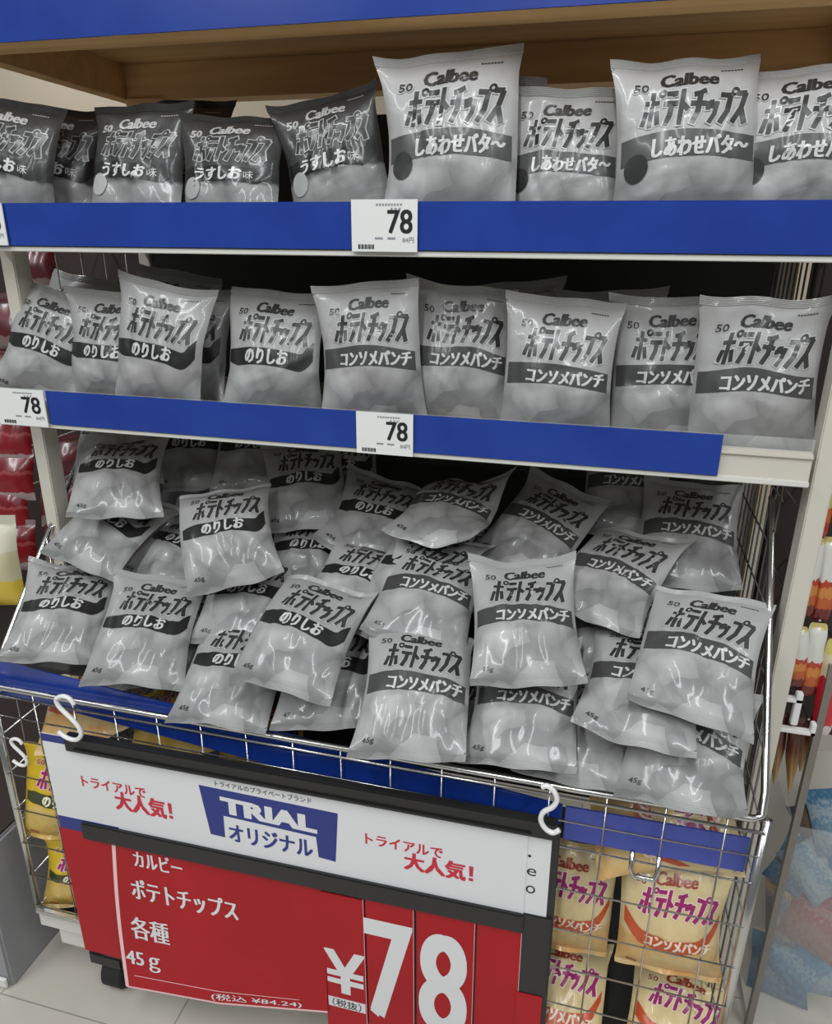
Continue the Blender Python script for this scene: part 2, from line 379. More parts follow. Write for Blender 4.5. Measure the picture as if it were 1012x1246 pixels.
def make_bag(kind, size, loc, quat, seed, label, group):
    K = KIND[kind]
    f = bag_surface(seed, 0.86 if 'basket' in group else 1.0, 2.4 if any(k in label for k in ('crumpled', 'twisted')) else 1.0)
    root = thing('chip_bag', loc, label, 'chip bag', group)
    root.rotation_mode = 'QUATERNION'; root.rotation_quaternion = Quaternion(quat); root.scale = (size[0], size[0], size[0] * size[1])
    # pouch
    nu, nw = 38, 46
    W = lens_rows(SEAL, 1 - SEAL, nw)
    mb = MB(); UV = []
    for side in (-1, 1):
        P = []; F = []
        for j, w in enumerate(W):
            for i in range(nu + 1):
                P.append(f(i / nu, w, side))
                UV.append((i / nu if side < 0 else 1.7 - i / nu, w if side < 0 else 0.9))
        for j in range(nw):
            for i in range(nu):
                a = j * (nu + 1) + i
                F.append((a, a + 1, a + nu + 2, a + nu + 1) if side < 0 else (a, a + nu + 1, a + nu + 2, a + 1))
        mb.poly(P, F, K['film'])
    nbody = len(mb.f)
    def place(V, F, u0, w0, u1, w1, m, lift, slope=0.0):
        mb.poly([f(u0 + a * (u1 - u0), w0 + b * (w1 - w0) + slope * (u0 + a * (u1 - u0) - 0.5), -1, lift + (c[0] if c else 0)) for a, b, *c in V], F, m)
    # flavour band
    u0, u1, top, bot = band_curves(K['shape'])
    n = 30; r = 5; P = []; F = []
    for i in range(n + 1):
        u = u0 + (u1 - u0) * i / n
        for j in range(r + 1): P.append(f(u, bot(u) + (top(u) - bot(u)) * j / r, -1, 0.0006))
    for i in range(n):
        for j in range(r):
            a = i * (r + 1) + j; F.append((a, a + r + 1, a + r + 2, a + 1))
    mb.poly(P, F, K['band'])
    # lettering: brand, product name with pale outline, flavour, weight, anniversary mark
    logo = K['logo'] or K['brand']
    V, F = lettering('Calbee', 0.012, 0.18, 0.35)
    for i, s in enumerate((0, 0.006, 0.012)): place(V, F, 0.32 + s, 0.815, 0.71 + s, 0.893, K['brand'], 0.0007 + i * 3e-5)
    V, F = block_logo(1.3); place(V, F, 0.165, 0.592, 0.945, 0.790, K['line'], 0.0006, -0.02)
    V, F = block_logo(0.0); place(V, F, 0.165, 0.592, 0.945, 0.790, logo, 0.0011, -0.02)
    V, F = lettering('50', 0.05, 0.1, 0.4); place(V, F, 0.12, 0.790, 0.25, 0.852, K['line'], 0.0007)
    V, F = lettering('50', 0.012, 0.1, 0.4); place(V, F, 0.13, 0.797, 0.24, 0.845, K['brand'], 0.0011)
    if kind in ('consomme', 'cream'): q = (0.22, 0.435, 0.93, 0.535)
    elif kind == 'butter': q = (0.25, 0.435, 0.92, 0.535)
    elif kind == 'usushio': q = (0.20, 0.440, 0.68, 0.545)
    else: q = (0.26, 0.445, 0.72, 0.555)
    if kind == 'cream': q = (0.25, 0.335, 0.90, 0.435)
    V, F = lettering(K['mid'], 0.016, 0.12, 0.4)
    for i, s in enumerate((-0.006, 0.0, 0.006)): place(V, F, q[0] + s, q[1], q[2] + s, q[3], K['text'], 0.0011 + i * 3e-5, -0.015)
    if kind == 'usushio': V, F = lettering('味', 0.0, 0.0, 0.4); place(V, F, 0.70, 0.445, 0.80, 0.515, K['text'], 0.0011, -0.015)
    V, F = lettering('45g', 0.02, 0.0, 0.4); place(V, F, 0.09, 0.085, 0.20, 0.125, K['brand'] if kind != 'usushio' else K['band'], 0.0007)
    # small date print under the upper seal
    for i in range(7): place([(0, 0), (1, 0), (1, 1), (0, 1)], [(0, 1, 2, 3)], 0.74 + i * 0.022, 0.905, 0.756 + i * 0.022, 0.912, K['brand'], 0.0006)
    if K['disc']:
        c = (0.14, 0.40, 0.085, 0.075) if kind == 'butter' else (0.16, 0.385, 0.095, 0.085)
        P = [(c[0], c[1])] + [(c[0] + c[2] * math.cos(t), c[1] + c[3] * math.sin(t)) for t in [2 * math.pi * k / 20 for k in range(20)]]
        place([(a, b) for a, b in P], [(0, 1 + k, 1 + (k + 1) % 20) for k in range(20)], 0, 0, 1, 1, K['disc'], 0.0012)
    me = bpy.data.meshes.new('pouch'); me.from_pydata(mb.v, [], mb.f)
    for m in mb.mats: me.materials.append(m)
    me.polygons.foreach_set('material_index', mb.m); me.polygons.foreach_set('use_smooth', [True] * len(mb.f))
    uvl = me.uv_layers.new(name='print')
    full = UV + [(0.5, 0.9)] * (len(mb.v) - len(UV)); buf = []
    for lp in me.loops: buf += full[lp.vertex_index]
    uvl.data.foreach_set('uv', buf); me.update()
    o = bpy.data.objects.new('pouch', me); COL.objects.link(o); o.parent = root
    # crimped seals
    for nm, wa, wb in (('top_seal', 1 - SEAL, 1.0), ('bottom_seal', 0.0, SEAL)):
        sb = MB(); rows = 10; P = []; F = []; UVs = []
        for side in (-1, 1):
            k = len(P)
            for j in range(rows + 1):
                w = wa + (wb - wa) * j / rows
                for i in range(nu + 1):
                    lift = 0.0002 + (0.0007 if j % 2 else 0.0)
                    P.append(f(i / nu, w, side, lift)); UVs.append((i / nu, w))
            for j in range(rows):
                for i in range(nu):
                    a = k + j * (nu + 1) + i; F.append((a, a + 1, a + nu + 2, a + nu + 1) if side < 0 else (a, a + nu + 1, a + nu + 2, a + 1))
        me = bpy.data.meshes.new(nm); me.from_pydata(P, [], F); me.materials.append(K['film'])
        uvl = me.uv_layers.new(name='print'); buf = []
        for lp in me.loops: buf += UVs[lp.vertex_index]
        uvl.data.foreach_set('uv', buf); me.update()
        o = bpy.data.objects.new(nm, me); COL.objects.link(o); o.parent = root
    return root

# ------------------------------------------------------------------ the setting
def tile_floor():
    m = mat('floor_tile', (0.52, 0.50, 0.45), 0.22)
    t, n, l, b = nodes(m)
    tc = n.new('ShaderNodeTexCoord'); br = n.new('ShaderNodeTexBrick'); mp = n.new('ShaderNodeMapping')
    mp.inputs['Location'].default_value = (0.072, 0.158, 0)
    br.offset = 0.0; br.inputs['Scale'].default_value = 1.0
    br.inputs['Brick Width'].default_value = 0.30; br.inputs['Row Height'].default_value = 0.30
    br.inputs['Mortar Size'].default_value = 0.0012
    br.inputs['Color1'].default_value = (0.55, 0.52, 0.46, 1); br.inputs['Color2'].default_value = (0.51, 0.485, 0.43, 1)
    br.inputs['Mortar'].default_value = (0.30, 0.285, 0.25, 1)
    nz = n.new('ShaderNodeTexNoise'); nz.inputs['Scale'].default_value = 7; nz.inputs['Detail'].default_value = 5
    mx = n.new('ShaderNodeMix'); mx.data_type = 'RGBA'; mx.blend_type = 'MULTIPLY'; mx.inputs[0].default_value = 0.12
    l.new(tc.outputs['Object'], mp.inputs['Vector']); l.new(mp.outputs['Vector'], br.inputs['Vector'])
    l.new(tc.outputs['Object'], nz.inputs['Vector'])
    l.new(br.outputs['Color'], mx.inputs[6]); l.new(nz.outputs['Color'], mx.inputs[7]); l.new(mx.outputs[2], b.inputs['Base Color'])
    return m
mb = MB(); mb.box((-3, -2.6, -0.05), (4, 2.6, 0), tile_floor()); struct(mb.build('floor'))
WALL = mat('cream_wall_paint', (0.62, 0.53, 0.40), 0.7)
mb = MB(); mb.box((-3, 2.5, 0), (4, 2.6, 3.0), WALL); struct(mb.build('wall_back'))

# ------------------------------------------------------------------ neighbouring gondolas
GREYP = mottled(mat('grey_kick_panel', (0.28, 0.28, 0.29), 0.5), (0.27, 0.27, 0.28), (0.31, 0.31, 0.32), 8)
DARKRED = mat('dark_pegboard', (0.035, 0.022, 0.018), 0.7)
t = thing('neighbour_gondola', (-0.4, 0.2, 0), 'grey neighbouring gondola base on the floor beside the chip rack', 'shelving')
def sub(mb, name, par, smooth=False):
    o = mb.build(name, par, smooth); o.matrix_parent_inverse = Matrix.Translation(-par.location); return o
mb = MB(); mb.box((-0.95, -0.145, 0), (-0.06, 0.62, 0.275), GREYP, 0.004); sub(mb, 'kick_base', t)
mb = MB(); mb.box((-0.94, -0.138, 0.275), (-0.066, 0.56, 0.279), DARKRED); sub(mb, 'darkening_sheet', t)  # thin dark sheet added only to darken the top of the grey base
mb = MB(); mb.box((-0.95, 0.56, 0.275), (-0.035, 0.60, 1.36), DARKRED); sub(mb, 'back_panel', t)
mb = MB(); mb.box((-0.10, -0.151, 0.004), (-0.066, -0.146, 0.022), WHITEPL, 0.001); sub(mb, 'foot_plate', t)
for z in (1.16, 1.06, 0.96, 0.87, 0.80, 0.73):
    for x in (-0.22, -0.12): pg = MB(); pg.tube([(x, 0.56, z), (x, 0.20, z)], 0.0022, CHROME, 6); sub(pg, 'peg', t)

t = thing('hanging_rack', (1.3, 0.3, 0), 'dark board behind the hanging snack sticks beside the chip rack', 'shelving')
mb = MB(); mb.box((1.045, 0.30, 0.42), (1.75, 0.33, 1.25), DARKRED); sub(mb, 'back_panel', t)
mb = MB(); mb.box((1.70, 0.28, 0.0), (1.75, 0.33, 0.42), CREAM); sub(mb, 'post', t)
for x, z in ((1.046, 0.925), (1.053, 0.83), (1.074, 0.83), (1.055, 0.712), (1.077, 0.715), (1.098, 0.69), (1.05, 0.577), (1.075, 0.573), (1.09, 0.57)):
    pg = MB(); pg.tube([(x, 0.30, z), (x, 0.10, z)], 0.0016, CHROME, 6); sub(pg, 'peg', t)

def snack_mat(name, stops, rough=0.3, blotch=None):
    """film printed in bands from foot to head of the pack"""
    m = mat(name, stops[0][1], rough, coat=0.3)
    t, n, l, b = nodes(m)
    uv = n.new('ShaderNodeUVMap'); uv.uv_map = 'print'
    sp = n.new('ShaderNodeSeparateXYZ'); nz = n.new('ShaderNodeTexNoise'); nz.inputs['Scale'].default_value = 14 if blotch else 6; nz.inputs['Detail'].default_value = 5
    ad = n.new('ShaderNodeMath'); ad.operation = 'MULTIPLY_ADD'; ad.inputs[1].default_value = 0.8 if blotch == 2 else 0.16
    l.new(uv.outputs['UV'], sp.inputs['Vector']); l.new(uv.outputs['UV'], nz.inputs['Vector'])
    sb = n.new('ShaderNodeMath'); sb.operation = 'SUBTRACT'; sb.inputs[1].default_value = 0.40 if blotch == 2 else 0.08
    l.new(sp.outputs['Y'], sb.inputs[0]); l.new(nz.outputs['Fac'], ad.inputs[0]); l.new(sb.outputs[0], ad.inputs[2])
    rp = n.new('ShaderNodeValToRGB'); rp.color_ramp.interpolation = 'CONSTANT' if not blotch else 'LINEAR'
    e = rp.color_ramp.elements; e[0].position = stops[0][0]; e[0].color = (*stops[0][1], 1); e[1].position = stops[1][0]; e[1].color = (*stops[1][1], 1)
    for p, c in stops[2:]:
        k = e.new(p); k.color = (*c, 1)
    l.new(ad.outputs[0], rp.inputs['Fac']); l.new(rp.outputs['Color'], b.inputs['Base Color'])
    return m

def pouch(name, w, h, th, m, loc, quat, label, cat, group, seed, seal=0.10, taper=None, nu=14, nw=18):
    """small filled pack: pouch with a flat seal part at the head; origin at its foot"""
    R = random.Random(seed); off = Vector((R.uniform(0, 40), R.uniform(0, 40), 0))
    root = thing(name, loc, label, cat, group)
    root.rotation_mode = 'QUATERNION'; root.rotation_quaternion = Quaternion(quat)
    def f(u, v, s):
        uu = 2 * u - 1; vv = min(1, v / (1 - seal))
        e = max(0, 1 - abs(uu) ** 2.4) ** 0.6 * math.sin(math.pi * min(1, max(0, vv))) ** 0.55
        wd = w * (taper(v) if taper else 1 - 0.07 * math.sin(math.pi * vv))
        t = th * e * (1 + 0.35 * noise.noise(Vector((uu * 1.8, v * 2.6, s)) + off))
        return Vector((uu * wd / 2 + 0.04 * w * noise.noise(Vector((0, v * 2, 5)) + off), s * t / 2, v * h))
    for nm, va, vb, k in (('pouch', 0, 1 - seal, nw), ('seal', 1 - seal, 1, 3)):
        P = []; F = []; U = []
        for s in (-1, 1):
            b = len(P)
            for j in range(k + 1):
                v = va + (vb - va) * j / k
                for i in range(nu + 1):
                    p = f(i / nu, v, s); p.y += s * 0.0002; P.append(p); U.append((i / nu, v))
            for j in range(k):
                for i in range(nu):
                    a = b + j * (nu + 1) + i
                    F.append((a, a + 1, a + nu + 2, a + nu + 1) if s < 0 else (a, a + nu + 1, a + nu + 2, a + 1))
        me = bpy.data.meshes.new(nm); me.from_pydata(P, [], F); me.materials.append(m)
        me.polygons.foreach_set('use_smooth', [True] * len(F))
        uvl = me.uv_layers.new(name='print'); buf = []
        for lp in me.loops: buf += U[lp.vertex_index]
        uvl.data.foreach_set('uv', buf); me.update()
        o = bpy.data.objects.new(nm, me); COL.objects.link(o); o.parent = root
    return root

RED = snack_mat('red_snack_film', [(0.0, (.34, .26, .25)), (0.16, (.22, .006, .012)), (0.50, (.30, .05, .05)), (0.56, (.17, .005, .010)), (0.86, (.22, .15, .15))])
WINE = snack_mat('wine_snack_film', [(0.0, (.18, .12, .11)), (0.22, (.09, .008, .012)), (0.5, (.14, .012, .016)), (0.75, (.07, .008, .009))])
def quat_zx(rz, rx=0.0, ry=0.0):
    return (Matrix.Rotation(rz, 3, 'Z') @ Matrix.Rotation(ry, 3, 'Y') @ Matrix.Rotation(rx, 3, 'X')).to_quaternion()
REDS = [
    (-0.199, .20, .79, RED, 'red snack pack hanging beside the left post, topmost below the middle shelf tag'),
    (-0.196, .185, .725, RED, 'red snack pack hanging beside the left post, second below the shelf tag'),
    (-0.206, .17, .665, RED, 'red snack pack hanging beside the left post, third below the shelf tag'),
    (-0.190, .155, .605, RED, 'red snack pack hanging beside the left post, lowest of the red column'),
    (-0.098, .20, .755, WINE, 'wine red snack pack seen through side wires behind the sloping basket rod, upper'),
    (-0.102, .185, .685, WINE, 'wine red snack pack seen through side wires behind the sloping basket rod, middle'),
    (-0.095, .17, .615, WINE, 'wine red snack pack seen through side wires behind the sloping basket rod, lower'),
    (-0.170, .20, .985, WINE, 'dark red snack pack at picture edge level with the leaning seaweed bag'),
    (-0.180, .18, .905, WINE, 'dark red snack pack at picture edge just above the middle shelf tag'),
    (-0.112, .22, 1.075, WINE, 'dark red snack pack behind side wires just under the top shelf tag'),
]
for i, (x, y, z, m, lb) in enumerate(REDS):
    pouch('snack_pack', 0.078, 0.090, 0.026, m, (x, y, z), quat_zx(0.25, -0.22), lb, 'snack pack', 'red snack packs on the neighbouring gondola', 300 + i)
PALE = snack_mat('pale_yellow_film', [(0.0, (.62, .46, .05)), (0.3, (.55, .50, .32)), (0.6, (.62, .60, .48)), (0.9, (.5, .48, .38))])
pouch('snack_pack', 0.11, 0.15, 0.04, PALE, (-0.135, 0.04, 0.60), quat_zx(0.3, -0.1), 'pale yellow snack bag at the picture edge beside the sloping basket rod', 'snack pack', None, 320)

STICK = snack_mat('stick_film', [(0.0, (.16, .012, .01)), (0.16, (.50, .10, .02)), (0.30, (.60, .22, .05)), (0.42, (.45, .05, .02)), (0.50, (.66, .66, .60)), (0.93, (.60, .50, .18))])
STICKY = snack_mat('stick_film_yellow', [(0.0, (.40, .03, .02)), (0.2, (.55, .12, .03)), (0.42, (.52, .50, .20)), (0.6, (.64, .62, .52)), (0.8, (.55, .50, .16))])
STICKR = snack_mat('stick_film_red', [(0.0, (.62, .55, .50)), (0.12, (.50, .015, .03)), (0.55, (.42, .02, .03)), (0.62, (.62, .56, .36)), (0.85, (.55, .48, .12))])
TIP = snack_mat('brown_stick_film', [(0.0, (.45, .34, .16)), (0.35, (.30, .17, .06)), (0.6, (.10, .025, .01)), (0.85, (.06, .012, .008))], blotch=True)
def stick(a, b, w, m, label, seed, group, tip=False):
    a = Vector(a); b = Vector(b); d = a - b
    tp = (lambda v: min(1.0, 0.12 + v * 1.7)) if tip else (lambda v: 0.62 + 0.38 * math.sin(math.pi * min(1, max(0, v))) ** 0.4)
    q = Vector((0, 0, 1)).rotation_difference(d.normalized())
    pouch('snack_stick', w, d.length, w * 0.62, m, b, q, label, 'snack stick', group, seed, seal=0.06, taper=tp, nu=10)
g = 'wrapped snack sticks hanging beside the post'
stick((1.044, .12, .985), (1.051, .12, .893), .028, STICKY, 'wrapped snack stick beside middle shelf end, cut by the picture edge, highest', 401, g)
stick((1.050, .115, .914), (1.056, .11, .822), .028, STICKY, 'yellow and white wrapped snack stick with orange foot, just under the highest one', 402, g)
stick((1.052, .105, .823), (1.056, .10, .719), .027, STICK, 'white topped orange wrapped snack stick touching the post, below the yellow one', 403, g)
stick((1.076, .115, .822), (1.079, .11, .710), .027, STICK, 'white topped orange wrapped snack stick second from post, at picture edge', 404, g)
stick((1.054, .095, .706), (1.061, .09, .622), .026, STICK, 'wrapped snack stick directly above the white plastic peg hook, nearest post', 405, g)
stick((1.078, .105, .709), (1.081, .10, .605), .026, STICK, 'white and orange wrapped snack stick ending beside the white peg hook', 406, g)
stick((1.101, .10, .692), (1.106, .095, .553), .027, STICKR, 'red footed wrapped snack stick at picture edge beside the white peg hook', 407, g)
g = 'brown pointed snack sticks under the white peg hook'
stick((1.046, .10, .572), (1.054, .10, .470), .019, TIP, 'brown pointed snack stick under the white hook, closest to the post', 411, g, True)
stick((1.059, .11, .568), (1.068, .11, .452), .019, TIP, 'brown pointed snack stick under the white hook, second from the post', 412, g, True)
stick((1.076, .10, .570), (1.086, .10, .448), .019, TIP, 'brown pointed snack stick under the white hook, the longest tan tip', 413, g, True)
stick((1.094, .11, .568), (1.097, .11, .480), .019, TIP, 'brown pointed snack stick under the white hook, farthest from the post', 414, g, True)

t = thing('peg_hook', (1.03, 0.03, 0.58), 'white plastic double peg hook clipped on the post above the brown sticks', 'hook')
mb = MB(); mb.box((1.031, .04, .578), (1.039, .055, .632), WHITEPL, .001); sub(mb, 'clip', t)
mb = MB(); mb.box((1.039, .043, .626), (1.060, .052, .632), WHITEPL, .001); mb.box((1.052, .043, .594), (1.060, .052, .640), WHITEPL, .001); sub(mb, 'upper_arm', t)
mb = MB(); mb.box((1.039, .043, .582), (1.082, .052, .588), WHITEPL, .001); mb.box((1.076, .043, .582), (1.082, .052, .600), WHITEPL, .001); sub(mb, 'lower_arm', t)

# clear bin with blue packets
t = thing('clear_bin', (1.28, 0.19, 0), 'clear plastic bin standing on the floor beside the rack, full of blue packets', 'bin')
mb = MB(); mb.box((1.10, 0.092, 0.012), (1.46, 0.095, 0.40), CLEARPL); sub(mb, 'front_panel', t)
mb = MB(); mb.box((1.0985, 0.092, 0.012), (1.1015, 0.285, 0.40), CLEARPL); sub(mb, 'side_panel', t)
mb = MB(); mb.box((1.10, 0.282, 0.012), (1.46, 0.285, 0.40), CREAM); sub(mb, 'rear_panel', t)
mb = MB(); mb.box((1.0955, 0.087, 0.0), (1.1045, 0.0965, 0.66), mat('bin_edge_plastic', (0.22, 0.20, 0.17), 0.25, alpha=0.85)); sub(mb, 'corner_edge', t)
mb = MB(); mb.box((1.10, 0.092, 0.0), (1.46, 0.285, 0.012), CREAM); sub(mb, 'floor_plate', t)
BLU = snack_mat('blue_packet_film', [(0.0, (.02, .07, .16)), (0.3, (.05, .17, .28)), (0.45, (.22, .30, .34)), (0.55, (.04, .15, .27)), (0.8, (.09, .24, .36))], blotch=2)
BLU2 = snack_mat('pale_blue_packet_film', [(0.0, (.10, .18, .25)), (0.3, (.26, .33, .36)), (0.5, (.10, .22, .32)), (0.65, (.32, .38, .40)), (0.9, (.05, .15, .26))], blotch=2)
REDP = snack_mat('jerky_packet_film', [(0.0, (.15, .06, .05)), (0.3, (.24, .13, .09)), (0.48, (.26, .03, .04)), (0.58, (.30, .20, .18)), (0.7, (.26, .03, .05)), (0.9, (.14, .12, .16))], blotch=2)
GOLD = snack_mat('gold_packet_film', [(0.0, (.05, .08, .15)), (0.35, (.24, .16, .07)), (0.6, (.06, .10, .20)), (0.8, (.30, .20, .09))], blotch=2)
BINP = [   # centre x, y, z, width, height, film, tilt
    (1.178, .150, .375, .085, .095, BLU2, -0.45, 'pale blue packet with white label standing at the top of the clear bin'),
    (1.160, .175, .340, .075, .060, GOLD, 0.9, 'tan and blue packet just below the pale one in the clear bin'),
    (1.196, .135, .318, .080, .085, BLU, -0.6, 'bright blue packet at picture edge in the clear bin above the red one'),
    (1.160, .140, .295, .085, .080, BLU2, 0.7, 'pale blue creased packet in the clear bin midway down beside bright blue one'),
    (1.138, .165, .270, .060, .085, BLU, 0.25, 'dark blue packet against the clear bin corner edge'),
    (1.178, .130, .215, .085, .115, REDP, 0.22, 'red and brown packet in the clear bin below the blue ones'),
    (1.128, .150, .190, .045, .100, GOLD, -0.2, 'narrow gold and blue packet in bin corner beside the red and brown one'),
    (1.160, .135, .125, .090, .095, BLU, 0.5, 'blue packet in the clear bin just under the red and brown one'),
    (1.210, .130, .125, .085, .095, BLU2, -0.3, 'pale blue packet low in the clear bin at picture edge'),
    (1.150, .160, .062, .090, .095, BLU, -0.1, 'lowest blue packet lying on the clear bin floor'),
]
for i, (x, y, z, w_, h_, m, roll, lb) in enumerate(BINP):
    Q = Matrix.Rotation(-0.35, 3, 'Z') @ Matrix.Rotation(-0.35, 3, 'X') @ Matrix.Rotation(roll, 3, 'Y')
    pouch('snack_packet', w_, h_, 0.020, m, Vector((x, y, z)) - Q @ Vector((0, 0, h_ / 2)), Q.to_quaternion(), lb, 'snack packet', 'packets in the clear bin', 500 + i)

# ------------------------------------------------------------------ the rack
rack = thing('display_rack', (0.5, 0.12, 0), 'cream wheeled display rack holding grey chip bags on shelves and in a wire basket', 'display rack')
for x0, y0 in ((-0.008, 0.045), (1.009, 0.0)):
    mb = MB(); mb.box((x0, y0, 0.12), (x0 + 0.021, y0 + 0.03, 1.145), CREAM, 0.0015); sub(mb, 'post', rack)
for x0 in (-0.008, 1.009):
    mb = MB(); mb.box((x0, 0.355, 0.12), (x0 + 0.021, 0.385, 1.335), CREAM, 0.0015); sub(mb, 'post', rack)
mb = MB(); mb.box((0.015, 0.362, 0.16), (1.007, 0.372, 1.335), DARKPANEL); sub(mb, 'back_panel', rack)
def shelf(z, x0, x1, name='shelf'):
    s = MB(); s.box((x0, 0.0, z + 0.002), (x1, 0.36, z + 0.012), CREAM, 0.001); o = sub(s, name, rack)
    l_ = MB(); l_.box((x0, -0.006, z), (x1, 0.004, z + 0.036), CREAM, 0.001)
    l_.box((x0, -0.010, z), (x1, -0.004, z + 0.006), WHITEEN, 0.0008); l_.box((x0, -0.009, z + 0.030), (x1, -0.004, z + 0.034), CREAM, 0.0008)
    l_.build('price_rail', o)
    c = MB(); c.box((x0, -0.0035, z + 0.034), (x1, -0.0005, z + 0.050), CLEARPL, 0.0005)
    c.build('clear_lip', o)
shelf(0.918, -0.002, 1.004)
shelf(1.141, -0.002, 1.06)
# base
mb = MB(); mb.box((-0.005, -0.118, 0.125), (1.012, -0.110, 0.160), WHITEEN, 0.002); mb.box((-0.005, -0.111, 0.125), (0.003, 0.37, 0.160), WHITEEN, 0.002)
mb.box((1.004, -0.111, 0.125), (1.012, 0.37, 0.160), WHITEEN, 0.002); mb.box((-0.003, -0.112, 0.122), (1.010, 0.37, 0.127), WHITEEN, 0.001); sub(mb, 'base_tray', rack)
mb = MB(); mb.box((0.008, -0.106, 0.1275), (0.999, 0.36, 0.130), DARKPANEL); sub(mb, 'deck_shade_sheet', rack)  # dark sheet added over the white deck, standing in for shade between bags
mb = MB(); mb.box((0.022, -0.112, 0.088), (0.985, 0.36, 0.126), WHITEEN, 0.002); sub(mb, 'skirt', rack)
for x, y in ((0.105, -0.085), (0.91, -0.085), (0.105, 0.31), (0.91, 0.31)):
    c = MB(); c.box((x - 0.03, y - 0.032, 0.066), (x + 0.03, y + 0.03, 0.09), BLACKPL, 0.003)
    c.box((x - 0.024, y - 0.012, 0.02), (x - 0.020, y + 0.014, 0.07), BLACKPL); c.box((x + 0.020, y - 0.012, 0.02), (x + 0.024, y + 0.014, 0.07), BLACKPL)
    o = sub(c, 'caster', rack)
    wv = MB(); wv.tube([(x - 0.019, y, 0.03), (x - 0.016, y, 0.03), (x + 0.016, y, 0.03), (x + 0.019, y, 0.03)], [0.026, 0.03, 0.03, 0.026], RUBBER, 24)
    wv.build('wheel', o)

# wooden header shelf on top
hd = thing('wooden_header', (0.5, 0.15, 1.36), 'brown wooden top frame above the chip bags, behind the topmost blue strip', 'shelf')
mb = MB(); mb.box((-0.05, 0.002, 1.366), (1.07, 0.055, 1.425), WOOD, 0.001); sub(mb, 'front_board', hd)
for x0, x1 in ((-0.05, -0.022), (1.042, 1.07)):
    mb = MB(); mb.box((x0, 0.055, 1.374), (x1, 0.44, 1.425), WOOD, 0.001); sub(mb, 'side_board', hd)
mb = MB(); mb.box((-0.022, 0.395, 1.372), (1.042, 0.44, 1.425), WOOD, 0.001); sub(mb, 'rear_board', hd)
mb = MB(); mb.box((-0.05, 0.002, 1.425), (1.07, 0.44, 1.440), WOOD, 0.001); sub(mb, 'top_board', hd)
for x0, x1 in ((-0.02, 0.045), (0.985, 1.042)):
    mb = MB(); mb.box((x0, 0.388, 0.20), (x1, 0.43, 1.374), WOOD, 0.001); sub(mb, 'rear_post', hd)

# blue strips
def strip(name, x0, x1, z0, z1, y, m, label, slope=0.0):
    mb = MB(); n = 12; P = []; F = []
    for i in range(n + 1):
        x = x0 + (x1 - x0) * i / n; dz = slope * (x - x0)
        P += [(x, y, z0 + dz), (x, y, z1 + dz), (x, y + 0.0025, z0 + dz), (x, y + 0.0025, z1 + dz)]
    for i in range(n):
        a = i * 4; b = a + 4
        F += [(a, b, b + 1, a + 1), (a + 2, a + 3, b + 3, b + 2), (a + 1, b + 1, b + 3, a + 3), (a, a + 2, b + 2, b)]
    F += [(0, 1, 3, 2), (n * 4, n * 4 + 2, n * 4 + 3, n * 4 + 1)]
    mb.poly(P, F, m)
    return tag(mb.build(name), label, 'shelf strip', 'blue shelf strips')
strip('shelf_strip', -0.05, 1.07, 1.364, 1.450, -0.004, BLUE, 'blue glossy strip across the wooden header at the very top')
strip('shelf_strip', 0.0, 1.06, 1.148, 1.196, -0.0125, BLUE, 'blue strip along the top shelf edge below butter and lightly salted bags')
strip('shelf_strip', 0.079, 0.913, 0.9245, 0.969, -0.0125, BLUE, 'blue strip along the middle shelf, ending short of the bare cream edge')
strip('shelf_strip', -0.002, 0.786, 0.556, 0.611, -0.108, BLUE, 'deep blue strip inside the basket front behind the chrome rail', -0.092)
strip('shelf_strip', 0.790, 0.992, 0.486, 0.534, -0.104, BLUE2, 'paler blue strip behind wires above the cream consomme bags', 0.01)

# price tags
def price_tag(x0, z0, x1, z1, label, digits_x):
    y = -0.0165; mb = MB(); mb.box((x0, y, z0), (x1, y + 0.0015, z1), TAG)
    e = y - 0.0003; W_ = x1 - x0; H_ = z1 - z0
    write(mb, '78', x0 + W_ * digits_x, z0 + H_ * 0.36, x0 + W_ * (digits_x + 0.36), z0 + H_ * 0.80, e, INK, 0.03)
    for i in range(9): mb.box((x0 + W_ * (0.38 + i * 0.045), e, z0 + H_ * 0.88), (x0 + W_ * (0.41 + i * 0.045), e + 0.0002, z0 + H_ * 0.92), GREYINK)
    for i in range(3): mb.box((x0 + W_ * (0.6 + i * 0.06), e, z0 + H_ * 0.80), (x0 + W_ * (0.63 + i * 0.06), e + 0.0002, z0 + H_ * 0.84), GREYINK)
    for i in range(14): mb.box((x0 + W_ * (0.10 + i * 0.018), e, z0 + H_ * 0.05), (x0 + W_ * (0.109 + i * 0.018 + 0.006 * (i % 3 == 0)), e + 0.0002, z0 + H_ * 0.14), INK)
    for xx in (0.36, 0.55): mb.box((x0 + W_ * xx, e, z0 + H_ * 0.24), (x0 + W_ * (xx + 0.12), e + 0.0002, z0 + H_ * 0.28), GREYINK)
    write(mb, '84円', x0 + W_ * 0.78, z0 + H_ * 0.18, x0 + W_ * 0.95, z0 + H_ * 0.28, e, GREYINK, 0.01)
    tag(mb.build('price_tag'), label, 'price tag', 'white price tags reading 78')
price_tag(-0.010, 1.148, 0.064, 1.196, 'white price tag reading 78 at picture edge on the top shelf strip', 0.56)
price_tag(0.508, 1.146, 0.581, 1.198, 'white price tag reading 78 on top shelf strip under the tall butter bag', 0.56)
price_tag(0.003, 0.921, 0.0785, 0.970, 'white price tag reading 78 at the open end of the middle shelf', 0.54)
price_tag(0.509, 0.920, 0.578, 0.970, 'white price tag reading 78 midway along the middle shelf strip', 0.54)

